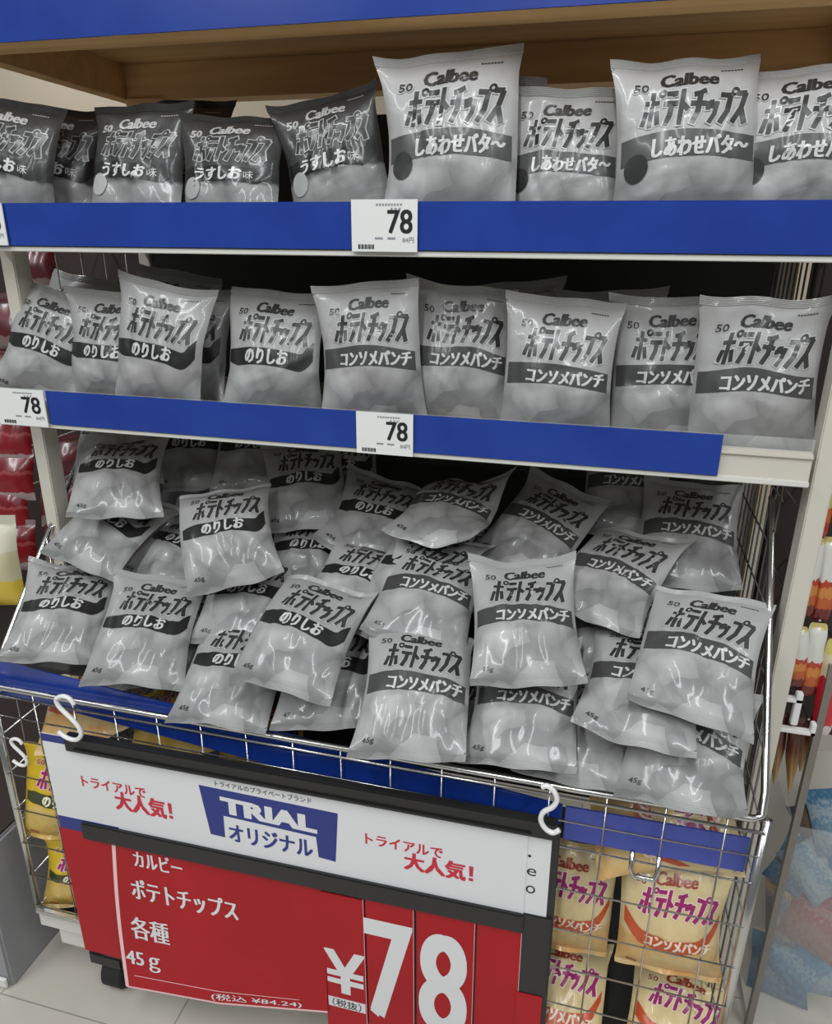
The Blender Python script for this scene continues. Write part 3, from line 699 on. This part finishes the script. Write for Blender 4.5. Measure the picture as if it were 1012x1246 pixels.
# ------------------------------------------------------------------ wire basket
bk = thing('wire_basket', (0.5, 0.0, 0.16), 'chrome wire basket enclosing the lower rack, heaped with grey chip bags', 'basket')
YF = -0.121
mb = MB()
mb.tube([(0.0, 0.13, 0.838), (0.0, 0.0, 0.702), (0.0, -0.105, 0.588), (0.002, -0.121, 0.577), (0.012, YF, 0.575)] + [(x, YF, 0.575) for x in (0.2, 0.5, 0.8)] + [(0.985, YF, 0.578), (0.994, -0.119, 0.582), (0.996, -0.105, 0.602), (0.996, 0.0, 0.740), (0.996, 0.10, 0.872)], 0.0042, CHROME, 10)
sub(mb, 'rim_rod', bk, True)
for x in (0.0, 1.0):
    mb = MB(); mb.tube([(x, -0.119, 0.16), (x, -0.119, 0.578)], 0.0055, CHROME, 10); sub(mb, 'corner_post', bk, True)
mb = MB()
for k in range(16): mb.tube([(0.0085 + 0.0635 * k, YF, 0.162), (0.0085 + 0.0635 * k, YF, 0.575)], 0.0011, CHROME, 6)
for z in (0.563, 0.530, 0.492, 0.428, 0.364, 0.300, 0.237, 0.175): mb.tube([(0.0, YF - 0.0022, z), (1.0, YF - 0.0022, z)], 0.0011 if z < 0.56 else 0.002, CHROME, 6)
fg = sub(mb, 'front_grid', bk, True)
mb = MB(); mb.tube([(0.868, -0.126, 0.508), (0.868, -0.132, 0.488), (0.872, -0.134, 0.480), (0.893, -0.134, 0.480), (0.897, -0.132, 0.488), (0.897, -0.126, 0.508)], 0.0028, CHROME, 8)
sub(mb, 'ring_clip', bk, True)
mb = MB(); mb.box((0.0, -0.126, 0.160), (1.0, -0.115, 0.168), CHROME, 0.001); sub(mb, 'bottom_rail', bk)
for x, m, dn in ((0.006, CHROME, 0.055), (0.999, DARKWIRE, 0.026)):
    mb = MB(); top = lambda y: min(1.135, 0.575 + 1.12 * (y + 0.121)) if y < 0.06 else 1.138
    y = -0.085
    while y < 0.35:
        mb.tube([(x, y, 0.165), (x, y, top(y))], 0.0012, m, 6); y += dn
    for k in range(15):
        z = 0.175 + 0.064 * k
        y0 = -0.119 if z < 0.575 else (-0.121 + (z - 0.575) / 1.12 if z < 0.77 else 0.06)
        mb.tube([(x, y0, z), (x, 0.352, z)], 0.0012, m, 6)
    sub(mb, 'side_grid', bk, True)
mb = MB()
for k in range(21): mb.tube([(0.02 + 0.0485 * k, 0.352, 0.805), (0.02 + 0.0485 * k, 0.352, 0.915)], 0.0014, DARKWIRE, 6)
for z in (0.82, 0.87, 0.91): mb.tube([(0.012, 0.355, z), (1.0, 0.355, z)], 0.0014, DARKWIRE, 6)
sub(mb, 'rear_grid', bk, True)
mb = MB()
mb.poly([(0.012, -0.055, 0.570), (0.99, -0.055, 0.570), (0.99, 0.35, 0.80), (0.012, 0.35, 0.80), (0.012, -0.055, 0.564), (0.99, -0.055, 0.564), (0.99, 0.35, 0.79), (0.012, 0.35, 0.79)],
        [(0, 1, 2, 3), (7, 6, 5, 4), (0, 4, 5, 1), (1, 5, 6, 2), (2, 6, 7, 3), (3, 7, 4, 0)], DARKPANEL)
sub(mb, 'basket_floor', bk)

# ------------------------------------------------------------------ sign hanging on the basket
sg = thing('price_sign', (0.108, -0.140, 0.10), 'red and white price sign in black holder reading 78, hanging from the basket', 'sign')
SO = Matrix.Translation(Vector((-0.108, 0.140, -0.10)))
sg.rotation_euler = (0, -0.012, 0)
def part(mb, name, par=sg):
    o = mb.build(name, par); o.matrix_parent_inverse = SO; return o
mb = MB(); mb.box((0.128, -0.1415, 0.128), (0.792, -0.136, 0.528), BLACKPL, 0.001); part(mb, 'holder_board')
mb = MB(); mb.box((0.141, -0.149, 0.513), (0.788, -0.136, 0.537), BLACKPL, 0.0015); mb.box((0.155, -0.152, 0.517), (0.76, -0.149, 0.521), BLACKPL, 0.0008); part(mb, 'top_rail')
mb = MB(); mb.box((0.141, -0.149, 0.364), (0.757, -0.1365, 0.392), BLACKPL, 0.0015); part(mb, 'middle_rail')
mb = MB(); mb.box((0.755, -0.1445, 0.258), (0.790, -0.1365, 0.392), BLACKPL, 0.001); part(mb, 'end_bracket')
# header card
mb = MB(); mb.box((0.102, -0.1440, 0.372), (0.756, -0.1425, 0.532), CARDW)
e = -0.1442
mb.box((0.102, e, 0.520), (0.20, e + 0.0002, 0.532), NAVY); mb.box((0.102, e, 0.372), (0.20, e + 0.0002, 0.394), NAVY)
write(mb, 'トライアルで', 0.154, 0.455, 0.252, 0.472, e, REDINK, 0.035); write(mb, '大人気！', 0.203, 0.4265, 0.288, 0.457, e, REDINK, 0.05)
write(mb, 'トライアルで', 0.559, 0.452, 0.656, 0.468, e, REDINK, 0.035); write(mb, '大人気！', 0.609, 0.424, 0.693, 0.451, e, REDINK, 0.05)
write(mb, 'トライアルのプライベートブランド', 0.358, 0.498, 0.490, 0.5065, e, INK, 0.01)
mb.poly([(x, e, z - 0.0035) for x, z in ((0.334, .498), (0.524, .494), (0.518, .416), (0.495, .418), (0.493, .450), (0.365, .455), (0.364, .419), (0.343, .420))],
        [(0, 1, 4), (0, 4, 5), (1, 2, 3), (1, 3, 4), (0, 5, 6), (0, 6, 7)], NAVY)
write(mb, 'TRIAL', 0.364, 0.457, 0.494, 0.482, e - 0.0003, CARDW, 0.06, 0.0, -0.03)
write(mb, 'オリジナル', 0.371, 0.412, 0.487, 0.440, e, NAVY, 0.035)
part(mb, 'header_card')
mb = MB(); mb.box((0.745, -0.1425, 0.392), (0.783, -0.1412, 0.512), CARDW)
write(mb, '•', 0.757, 0.478, 0.761, 0.482, -0.1427, INK); write(mb, 'e', 0.757, 0.451, 0.768, 0.462, -0.1427, INK); write(mb, 'o', 0.757, 0.424, 0.768, 0.436, -0.1427, INK)
part(mb, 'spare_card')
# red cards
mb = MB(); mb.box((0.099, -0.1432, 0.134), (0.192, -0.1420, 0.371), CARDRED); part(mb, 'red_end_card')
mb = MB(); P = []; F = []; n = 14
edge = lambda z: 0.178 + 0.012 * (z - 0.1) / 0.27 - 0.006 * math.sin(math.pi * (z - 0.1) / 0.27)
for k in range(n + 1):
    z = 0.098 + (0.372 - 0.098) * k / n; c = 0.012 * (1 - k / n) ** 2; c2 = 0.020 * (1 - k / n) ** 2
    zz = 0.045 * (1 - k / n) ** 2
    P += [(edge(z) - 0.006, -0.1432 - c, z), (edge(z), -0.1434 - c, z), (0.33, -0.1434 - c, z + zz * 0.35), (0.496, -0.1434 - c * 0.4, z + zz)]
for k in range(n):
    a = k * 4
    F += [(a + i, a + i + 1, a + i + 5, a + i + 4) for i in range(3)]
mb.poly(P, [f for i, f in enumerate(F) if i % 3], CARDRED); mb.poly(P, [f for i, f in enumerate(F) if i % 3 == 0], PINK)
mb.poly([P[0], P[1], P[2], P[3]] + [(p[0], p[1] + 0.0001, p[2] - 0.0035) for p in P[:4]], [(0, 1, 5, 4), (1, 2, 6, 5), (2, 3, 7, 6)], PINK)
def card_pt(x, z):
    k = max(0, 1 - (z - 0.098) / 0.274); c = 0.012 * k * k; zz = 0.045 * k * k
    t = max(0, (x - 0.33) / 0.166); s = max(0, (x - 0.184) / 0.146)
    return (x, -0.1434 - c * (1 - 0.6 * t) - 0.0006, z + zz * (0.35 * s if x < 0.33 else 0.35 + 0.65 * t))
def cwrite(body, x0, z0, x1, z1, m, bold=0.0):
    V, F_ = lettering(body, 0.0, 0.0, 0.5); d = bold * (z1 - z0) * 0.9
    for i, sx in enumerate((0,) if not bold else (-d, 0, d)): mb.poly([tuple(Vector(card_pt(x0 + sx + a * (x1 - x0), z0 + b * (z1 - z0))) - Vector((0, i * 3e-5, 0))) for a, b in V], F_, m)
cwrite('カルビー', 0.216, 0.330, 0.291, 0.358, CARDW, 0.032); cwrite('ポテトチップス', 0.205, 0.268, 0.370, 0.306, CARDW, 0.032)
cwrite('各種', 0.195, 0.193, 0.256, 0.234, CARDW, 0.03); cwrite('45ｇ', 0.180, 0.134, 0.236, 0.168, CARDW, 0.032)
cwrite('(税込 ¥84.24)', 0.318, 0.101, 0.458, 0.1165, CARDW, 0.012)
mb.poly([card_pt(0.19, 0.1205), card_pt(0.33, 0.1205), card_pt(0.455, 0.1205), card_pt(0.455, 0.1218), card_pt(0.33, 0.1218), card_pt(0.19, 0.1218)], [(0, 1, 4, 5), (1, 2, 3, 4)], PINK)
part(mb, 'red_name_card')
for nm, x0, x1, y in (('yen_card', 0.494, 0.5535, -0.1446), ('digit_card', 0.5555, 0.6205, -0.1448), ('digit_card', 0.6235, 0.699, -0.1448), ('blank_card', 0.701, 0.7565, -0.1442)):
    mb = MB(); mb.box((x0, y, 0.098), (x1, y + 0.0015, 0.364 - 0.006 * (nm == 'yen_card')), CARDRED, 0.0004); e = y - 0.0003
    mb.box((x1 - 0.0012, e, 0.10), (x1 - 0.0006, e + 0.0002, 0.36), PINK)
    if nm == 'yen_card':
        write(mb, '¥', 0.497, 0.182, 0.550, 0.259, e, CARDW, 0.035)
        mb.box((0.497, e, 0.152), (0.551, e + 0.0002, 0.170), CARDW); write(mb, '（税抜）', 0.503, 0.1535, 0.545, 0.1685, e - 0.0003, INK, 0.005)
    elif nm == 'digit_card':
        write(mb, '7' if x0 < 0.6 else '8', x0 + (0.001 if x0 < 0.6 else 0.007), 0.155, x1 - (0.006 if x0 < 0.6 else 0.012), 0.328, e, CARDW, 0.026)
    part(mb, nm)
mb = MB(); mb.box((0.753, -0.1460, 0.098), (0.786, -0.1446, 0.262), CARDRED, 0.0004); part(mb, 'blank_card')

# S hooks: outline points in millimetres from the upper end
def s_hook(x, y, z, pts, sc, r, label):
    P = [Vector((x + a * sc, y, z - b * sc)) for a, b in pts]; Q = []
    for i in range(len(P) - 1):
        p0, p1, p2, p3 = P[max(0, i - 1)], P[i], P[i + 1], P[min(len(P) - 1, i + 2)]
        for k in range(5):
            t = k / 5
            Q.append(0.5 * (2 * p1 + (p2 - p0) * t + (2 * p0 - 5 * p1 + 4 * p2 - p3) * t * t + (3 * p1 - p0 - 3 * p2 + p3) * t ** 3))
    Q.append(P[-1])
    mb = MB(); mb.tube(Q, r, WHITEPL, 10); return tag(mb.build('s_hook', None, True), label, 'hook', 'white plastic S hooks')
HOOK_A = [(18, 8), (14, 2), (6, 0), (-3, 5), (-1, 14), (9, 24), (18, 34), (20, 44), (13, 52), (2, 52), (-8, 46)]
HOOK_B = [(-6, 3), (0, 0), (8, 6), (12, 17), (8, 28), (-2, 38), (-4, 50), (2, 61), (11, 65), (18, 59)]
s_hook(0.147, -0.155, 0.607, HOOK_A, 0.00125, 0.0030, 'white plastic S hook over the chrome rail at the sign end beside yellow bags')
s_hook(0.768, -0.157, 0.603, HOOK_B, 0.00095, 0.0030, 'white plastic S hook over the rail above spare card, beside pale blue strip')
s_hook(0.032, -0.130, 0.500, HOOK_A, 0.00085, 0.0024, 'white plastic hook curled on side wires in front of the upper yellow bag')

# ------------------------------------------------------------------ every chip bag
BAGS = [
    ('usushio', (1.0, 0.953), (0.0316, 0.0136, 1.1626), (0.9879, -0.1101, 0.0495, 0.0974), 11, 'dark grey lightly salted chip bag above top shelf end price tag, cut by picture edge', 'lightly salted chip bags on the top shelf'),
    ('usushio', (1.0, 0.963), (0.0534, 0.0753, 1.1636), (0.9715, -0.0999, 0.049, 0.2092), 12, 'dark grey chip bag half hidden behind the first top shelf bag, its edge showing', 'lightly salted chip bags on the top shelf'),
    ('usushio', (1.0, 0.913), (0.2175, 0.027, 1.1569), (0.9925, -0.1219, 0.0043, -0.0005), 13, 'dark grey lightly salted chip bag, third from the open end, round chip on its edge', 'lightly salted chip bags on the top shelf'),
    ('usushio', (1.0, 0.84), (0.3397, 0.0262, 1.1574), (0.9925, -0.1219, -0.013, 0.0016), 14, 'dark grey lightly salted chip bag directly beside the tilted dark one', 'lightly salted chip bags on the top shelf'),
    ('usushio', (1.0, 0.887), (0.4769, 0.0357, 1.1675), (0.9884, -0.1076, -0.1046, -0.0231), 15, 'dark grey lightly salted chip bag tilted against the tall pale butter bag', 'lightly salted chip bags on the top shelf'),
    ('usushio', (1.0, 1.0), (0.217, 0.1225, 1.1608), (0.998, -0.0523, 0.0349, -0.0018), 16, 'dark grey chip bag in second row, its top seal peeping above two dark bags', 'lightly salted chip bags on the top shelf'),
    ('butter', (1.14, 0.963), (0.605, 0.0168, 1.1585), (0.9984, -0.0523, -0.0218, 0.0011), 21, 'tall pale grey butter chip bag standing above the top shelf price tag', 'butter flavour chip bags on the top shelf'),
    ('butter', (1.0, 0.978), (0.6346, 0.0611, 1.1583), (0.9969, -0.0694, -0.0111, 0.0354), 22, 'pale grey butter chip bag hidden behind the tall one, only a sliver showing', 'butter flavour chip bags on the top shelf'),
    ('butter', (1.0, 0.91), (0.7258, 0.0363, 1.1577), (0.9944, -0.1045, -0.0174, 0.0018), 23, 'shorter pale grey butter chip bag set back between two taller butter bags', 'butter flavour chip bags on the top shelf'),
    ('butter', (1.08, 0.929), (0.8465, 0.0204, 1.1604), (0.9979, -0.0523, -0.0392, 0.0021), 24, 'pale grey butter chip bag beside the end bag that leaves the picture', 'butter flavour chip bags on the top shelf'),
    ('butter', (1.08, 0.884), (0.9523, 0.0261, 1.1605), (0.997, -0.0536, -0.0234, -0.0509), 25, 'pale grey butter chip bag at the far end of top shelf, cut by picture edge', 'butter flavour chip bags on the top shelf'),
    ('nori', (1.0, 0.909), (0.028, 0.0261, 0.9455), (0.9864, -0.11, 0.1156, 0.0389), 31, 'pale grey seaweed salt chip bag leaning outward over the middle shelf end price tag', 'seaweed salt chip bags on the middle shelf'),
    ('nori', (1.0, 0.956), (0.1417, 0.0251, 0.9366), (0.9943, -0.1045, 0.0217, -0.0023), 32, 'pale grey seaweed salt chip bag squeezed between the leaning one and the forward one', 'seaweed salt chip bags on the middle shelf'),
    ('nori', (1.0, 1.0), (0.2286, 0.0109, 0.9398), (0.9975, -0.0523, 0.0479, -0.0025), 33, 'pale grey seaweed salt chip bag standing forward, third on the middle shelf', 'seaweed salt chip bags on the middle shelf'),
    ('nori', (1.0, 0.945), (0.2302, 0.0763, 0.9376), (0.9971, -0.0697, 0.0305, -0.0021), 34, 'seaweed salt chip bag behind the third one, only a dark strip showing', 'seaweed salt chip bags on the middle shelf'),
    ('nori', (1.0, 1.0), (0.3802, 0.0251, 0.9352), (0.9945, -0.1045, 0.0, 0.0), 35, 'pale grey seaweed salt chip bag beside the first consomme bag of the middle shelf', 'seaweed salt chip bags on the middle shelf'),
    ('nori', (1.0, 1.0), (0.012, 0.1226, 0.9408), (0.997, -0.0523, 0.0566, -0.003), 36, 'seaweed salt chip bag in back row behind the leaning bag, only its top showing', 'seaweed salt chip bags on the middle shelf'),
    ('nori', (1.0, 1.0), (0.1831, 0.1243, 0.9484), (0.998, -0.0523, 0.0349, -0.0018), 37, 'shaded seaweed salt chip bag in back row behind the forward bag on middle shelf', 'seaweed salt chip bags on the middle shelf'),
    ('consomme', (1.0, 1.0), (0.5182, 0.0229, 0.9442), (0.9978, -0.0517, -0.0358, 0.0192), 41, 'pale grey consomme chip bag standing above the middle shelf centre price tag', 'consomme chip bags on the middle shelf'),
    ('consomme', (1.0, 1.0), (0.6111, 0.0507, 0.943), (0.9956, -0.0874, 0.0056, 0.034), 42, 'consomme chip bag tucked behind the one above the centre price tag', 'consomme chip bags on the middle shelf'),
    ('consomme', (1.0, 0.999), (0.7361, 0.0195, 0.9342), (0.9962, -0.0872, 0.0, 0.0), 43, 'pale grey consomme chip bag standing alone above bare blue strip, third of the five consommes', 'consomme chip bags on the middle shelf'),
    ('consomme', (1.0, 0.991), (0.8594, 0.0488, 0.9361), (0.9957, -0.0871, -0.0304, 0.0027), 44, 'consomme chip bag partly covered by the last bag of the middle shelf', 'consomme chip bags on the middle shelf'),
    ('consomme', (1.0, 1.0), (0.9491, 0.02, 0.937), (0.9978, -0.0531, -0.0199, -0.0337), 45, 'consomme chip bag at bare cream shelf end beside the post, last on middle shelf', 'consomme chip bags on the middle shelf'),
    ('consomme', (1.0, 1.0), (0.6661, 0.1318, 0.9433), (0.9985, -0.0523, -0.0131, 0.0007), 46, 'shaded consomme chip bag in back row, top seal showing between second and third consommes', 'consomme chip bags on the middle shelf'),
    ('consomme', (1.0, 0.991), (0.7935, 0.1207, 0.9376), (0.9982, -0.0523, -0.0305, 0.0016), 47, 'shaded consomme chip bag in back row, top seal showing between third and fourth consommes', 'consomme chip bags on the middle shelf'),
    ('nori', (1.0, 1.0), (0.092, 0.0873, 0.8219), (0.8748, -0.4505, -0.0626, 0.167), 51, 'chip bag at the back corner of the basket, upper half hidden under the middle shelf', 'seaweed salt chip bags in the wire basket'),
    ('nori', (1.0, 1.0), (0.1633, 0.1807, 0.7763), (0.8923, -0.4021, -0.1051, 0.1763), 52, 'plain shaded chip bag at the basket back, beside the corner bags', 'seaweed salt chip bags in the wire basket'),
    ('nori', (1.0, 1.0), (0.267, 0.1775, 0.7831), (0.8886, -0.4339, -0.0628, 0.1347), 53, 'shaded chip bag at basket back rising behind the steep forward seaweed bag', 'seaweed salt chip bags in the wire basket'),
    ('nori', (1.0, 1.0), (0.3781, 0.1245, 0.7536), (0.8852, -0.4258, -0.1163, 0.1473), 54, 'seaweed salt chip bag at the basket back, band partly hidden under the shelf', 'seaweed salt chip bags in the wire basket'),
    ('nori', (1.0, 1.0), (0.404, 0.1952, 0.7496), (0.9192, -0.3686, -0.0716, 0.1189), 55, 'dim seaweed salt chip bag at basket back against the dark wire panel', 'seaweed salt chip bags in the wire basket'),
    ('nori', (1.0, 1.0), (0.1372, 0.0155, 0.7888), (0.8527, -0.484, -0.091, 0.1743), 56, 'chip bag near basket corner with printed weight on its lower seal, lying under another', 'seaweed salt chip bags in the wire basket'),
    ('consomme', (1.0, 1.0), (0.8329, 0.1813, 0.7716), (0.9099, -0.4148, -0.006, -0.0076), 57, 'dim consomme chip bag at basket back under the shelf, mostly in shade', 'consomme chip bags in the wire basket'),
    ('consomme', (1.0, 1.0), (0.9128, 0.0934, 0.7395), (0.8981, -0.4384, 0.0072, -0.0331), 58, 'consomme chip bag at basket back by the rear post, band readable in shade', 'consomme chip bags in the wire basket'),
    ('consomme', (1.0, 1.0), (0.682, 0.0914, 0.744), (0.8496, -0.4838, 0.1884, -0.0934), 59, 'consomme chip bag turned sideways at basket back, its band running steeply down', 'consomme chip bags in the wire basket'),
    ('consomme', (1.0, 1.0), (0.5861, 0.04, 0.7834), (0.8068, -0.5869, 0.0584, -0.0346), 60, 'crumpled chip bag lying tilted at basket back centre, corner pointing up', 'consomme chip bags in the wire basket'),
    ('nori', (1.0, 1.0), (0.4733, 0.0843, 0.7338), (0.854, -0.5182, 0.0267, 0.0386), 61, 'seaweed salt chip bag at basket back, beside the crumpled tilted bag', 'seaweed salt chip bags in the wire basket'),
    ('nori', (1.0, 1.0), (0.0874, -0.0178, 0.7208), (0.8281, -0.5474, 0.1159, 0.0339), 62, 'seaweed salt chip bag turned diagonally behind the bag at the front corner', 'seaweed salt chip bags in the wire basket'),
    ('nori', (1.0, 1.0), (0.1711, 0.0198, 0.6803), (0.8303, -0.5439, 0.1197, 0.0188), 63, 'seaweed salt chip bag mostly hidden, diagonal band showing under the steep forward bag', 'seaweed salt chip bags in the wire basket'),
    ('nori', (1.0, 1.0), (0.3381, -0.0204, 0.7238), (0.8766, -0.4176, -0.1498, 0.1864), 64, 'seaweed salt chip bag standing steeply on top of the pile, shiny band, full logo', 'seaweed salt chip bags in the wire basket'),
    ('nori', (1.0, 1.0), (0.392, 0.0489, 0.6812), (0.8432, -0.5304, -0.0255, 0.0838), 65, 'dark crumpled chip bag sunk in a gap behind the strongly tilted bag', 'seaweed salt chip bags in the wire basket'),
    ('nori', (1.0, 1.0), (0.4867, -0.0397, 0.6933), (0.8199, -0.5699, 0.0543, 0.0085), 66, 'chip bag sunk mid pile, weight print showing, under the overlapping pair', 'seaweed salt chip bags in the wire basket'),
    ('nori', (1.0, 1.0), (0.5579, -0.0277, 0.7049), (0.8383, -0.5312, 0.1179, -0.0348), 67, 'seaweed salt chip bag overlapped by consomme bag mid pile, only band corner showing', 'seaweed salt chip bags in the wire basket'),
    ('consomme', (1.0, 1.0), (0.5917, -0.0669, 0.696), (0.8368, -0.5464, 0.0293, 0.0165), 68, 'consomme chip bag mid pile with long band, lying over a seaweed bag', 'consomme chip bags in the wire basket'),
    ('consomme', (1.0, 1.0), (0.6534, 0.0617, 0.6877), (0.8565, -0.515, -0.0126, 0.0329), 69, 'shaded consomme chip bag sunk behind the upright central consomme bag', 'consomme chip bags in the wire basket'),
    ('consomme', (1.0, 1.0), (0.7964, 0.0074, 0.7205), (0.8338, -0.5159, 0.1329, -0.1447), 70, 'twisted consomme chip bag with pointed corner and creased film near basket end', 'consomme chip bags in the wire basket'),
    ('nori', (1.0, 1.0), (0.1333, -0.0608, 0.6021), (0.8376, -0.5054, -0.0999, 0.1818), 71, 'buried seaweed salt chip bag between the two front corner bags', 'seaweed salt chip bags in the wire basket'),
    ('nori', (1.0, 1.0), (0.1041, -0.1192, 0.6275), (0.8386, -0.5125, -0.0683, 0.1715), 72, 'seaweed salt chip bag at the front corner of basket over bright blue strip', 'seaweed salt chip bags in the wire basket'),
    ('nori', (1.0, 1.0), (0.2416, -0.139, 0.6285), (0.8446, -0.5169, -0.0366, 0.1348), 73, 'seaweed salt chip bag second along the basket front, bottom corner jutting out', 'seaweed salt chip bags in the wire basket'),
    ('nori', (1.0, 1.0), (0.2378, -0.0901, 0.594), (0.8354, -0.5274, -0.062, 0.1416), 74, 'chip bag buried under the second front seaweed bag, only lower edge showing', 'seaweed salt chip bags in the wire basket'),
    ('nori', (1.0, 1.0), (0.3456, -0.0445, 0.6471), (0.8395, -0.5275, -0.0557, 0.1176), 75, 'seaweed salt chip bag lying low between steep forward bag and tilted bag', 'seaweed salt chip bags in the wire basket'),
    ('nori', (1.0, 1.0), (0.3599, -0.1454, 0.5948), (0.8406, -0.5348, 0.0017, 0.0861), 76, 'seaweed salt chip bag low at basket rail under the strongly tilted bag', 'seaweed salt chip bags in the wire basket'),
    ('nori', (1.0, 1.0), (0.4503, -0.1474, 0.662), (0.8492, -0.5223, 0.0722, 0.029), 77, 'seaweed salt chip bag strongly tilted clockwise on top, shiny folded band', 'seaweed salt chip bags in the wire basket'),
    ('nori', (1.0, 1.0), (0.4931, -0.117, 0.5928), (0.8496, -0.5096, -0.0753, 0.1135), 78, 'seaweed salt chip bag low at rail, beside the large front consomme bag', 'seaweed salt chip bags in the wire basket'),
    ('consomme', (1.0, 1.0), (0.6773, -0.104, 0.5735), (0.8558, -0.5139, -0.036, 0.0479), 79, 'buried chip bag peeking between the two big consomme bags at the rail', 'consomme chip bags in the wire basket'),
    ('consomme', (1.0, 1.0), (0.6148, -0.1824, 0.6244), (0.872, -0.4838, -0.0318, 0.0669), 80, 'large consomme chip bag hanging over the chrome rail, wide dark band facing out', 'consomme chip bags in the wire basket'),
    ('consomme', (1.0, 1.0), (0.7316, -0.1468, 0.6098), (0.8568, -0.5148, -0.0168, 0.024), 81, 'consomme chip bag at rail tucked beneath the upright central consomme bag', 'consomme chip bags in the wire basket'),
    ('consomme', (1.0, 1.0), (0.7364, -0.1063, 0.6912), (0.8716, -0.4821, -0.07, 0.0548), 82, 'upright consomme chip bag on top at pile centre with full readable logo', 'consomme chip bags in the wire basket'),
    ('consomme', (1.0, 1.0), (0.7905, -0.1244, 0.5837), (0.857, -0.5149, 0.0168, -0.012), 83, 'chip bag at rail buried between two consomme bags, only lower side showing', 'consomme chip bags in the wire basket'),
    ('consomme', (1.0, 1.0), (0.8328, -0.0161, 0.6479), (0.8567, -0.5146, 0.0251, -0.0258), 84, 'consomme chip bag half covered between the central and the end consomme bags', 'consomme chip bags in the wire basket'),
    ('consomme', (1.0, 1.0), (0.8515, -0.1261, 0.6492), (0.823, -0.5652, 0.0395, -0.0409), 85, 'flat lying consomme chip bag near rail showing chips and weight, top covered', 'consomme chip bags in the wire basket'),
    ('consomme', (1.0, 1.0), (0.9074, -0.1115, 0.6802), (0.8712, -0.4814, 0.0656, -0.0707), 86, 'consomme chip bag on top beside the rail corner, full logo, tilted', 'consomme chip bags in the wire basket'),
    ('consomme', (1.0, 1.0), (0.9018, -0.1506, 0.5965), (0.8442, -0.5261, 0.0711, -0.0741), 87, 'lowest consomme chip bag in rail corner, crumpled band, under the end bag', 'consomme chip bags in the wire basket'),
    ('cream', (1.0, 1.0), (0.7954, -0.0667, 0.2594), (0.9976, -0.0698, 0.0044, -0.0003), 91, 'cream consomme chip bag behind wires, upper one cut by the price sign', 'cream consomme bags behind the front wires'),
    ('cream', (1.0, 1.0), (0.9356, -0.0867, 0.2841), (0.9973, -0.0697, -0.0218, 0.0015), 92, 'cream consomme chip bag behind wires under blue strip, full logo and orange foot', 'cream consomme bags behind the front wires'),
    ('cream', (1.0, 0.933), (0.7958, -0.1452, 0.1433), (0.8825, -0.4693, 0.027, -0.0143), 93, 'cream consomme chip bag behind wires, lower one beside the price sign edge', 'cream consomme bags behind the front wires'),
    ('cream', (1.0, 0.851), (0.9504, -0.1334, 0.1457), (0.8808, -0.4683, 0.0616, -0.0327), 94, 'cream consomme chip bag at the bottom behind wires, cut by picture bottom', 'cream consomme bags behind the front wires'),
    ('cream', (1.0, 1.0), (0.8228, -0.0592, 0.4806), (0.7303, -0.2658, 0.5914, -0.2152), 95, 'orange chip bag peeking between chrome rail and blue strip near the basket corner', 'cream consomme bags behind the front wires'),
    ('yellow', (1.0, 1.0), (0.0579, -0.0967, 0.2916), (0.9845, -0.0545, 0.0663, 0.1527), 96, 'yellow seaweed salt chip bag behind side wires, upper one beside sign edge', 'yellow seaweed salt bags behind the front wires'),
    ('yellow', (1.0, 0.84), (0.0557, -0.0856, 0.1416), (0.9839, -0.0559, 0.0749, 0.1522), 97, 'yellow seaweed salt chip bag behind side wires, lower one above white base', 'yellow seaweed salt bags behind the front wires'),
    ('cream', (1.0, 1.0), (0.12, -0.0956, 0.4794), (0.7399, -0.6209, -0.1983, 0.1664), 98, 'orange chip bag lying on top of lower compartment at its outer corner', 'yellow seaweed salt bags behind the front wires'),
    ('yellow', (1.0, 1.0), (0.2538, -0.0814, 0.4651), (0.7441, -0.6244, -0.1821, 0.1528), 100, 'yellow chip bag lying flat above sign top beside the first hook', 'yellow seaweed salt bags behind the front wires'),
    ('yellow', (1.0, 1.0), (0.3807, -0.0837, 0.4483), (0.7544, -0.633, -0.133, 0.1116), 101, 'yellow chip bag lying further along above sign top, mostly under blue strip', 'yellow seaweed salt bags behind the front wires'),
]

for kind, size, loc, quat, seed, label, group in BAGS:
    make_bag(kind, size, loc, quat, seed, label, group)
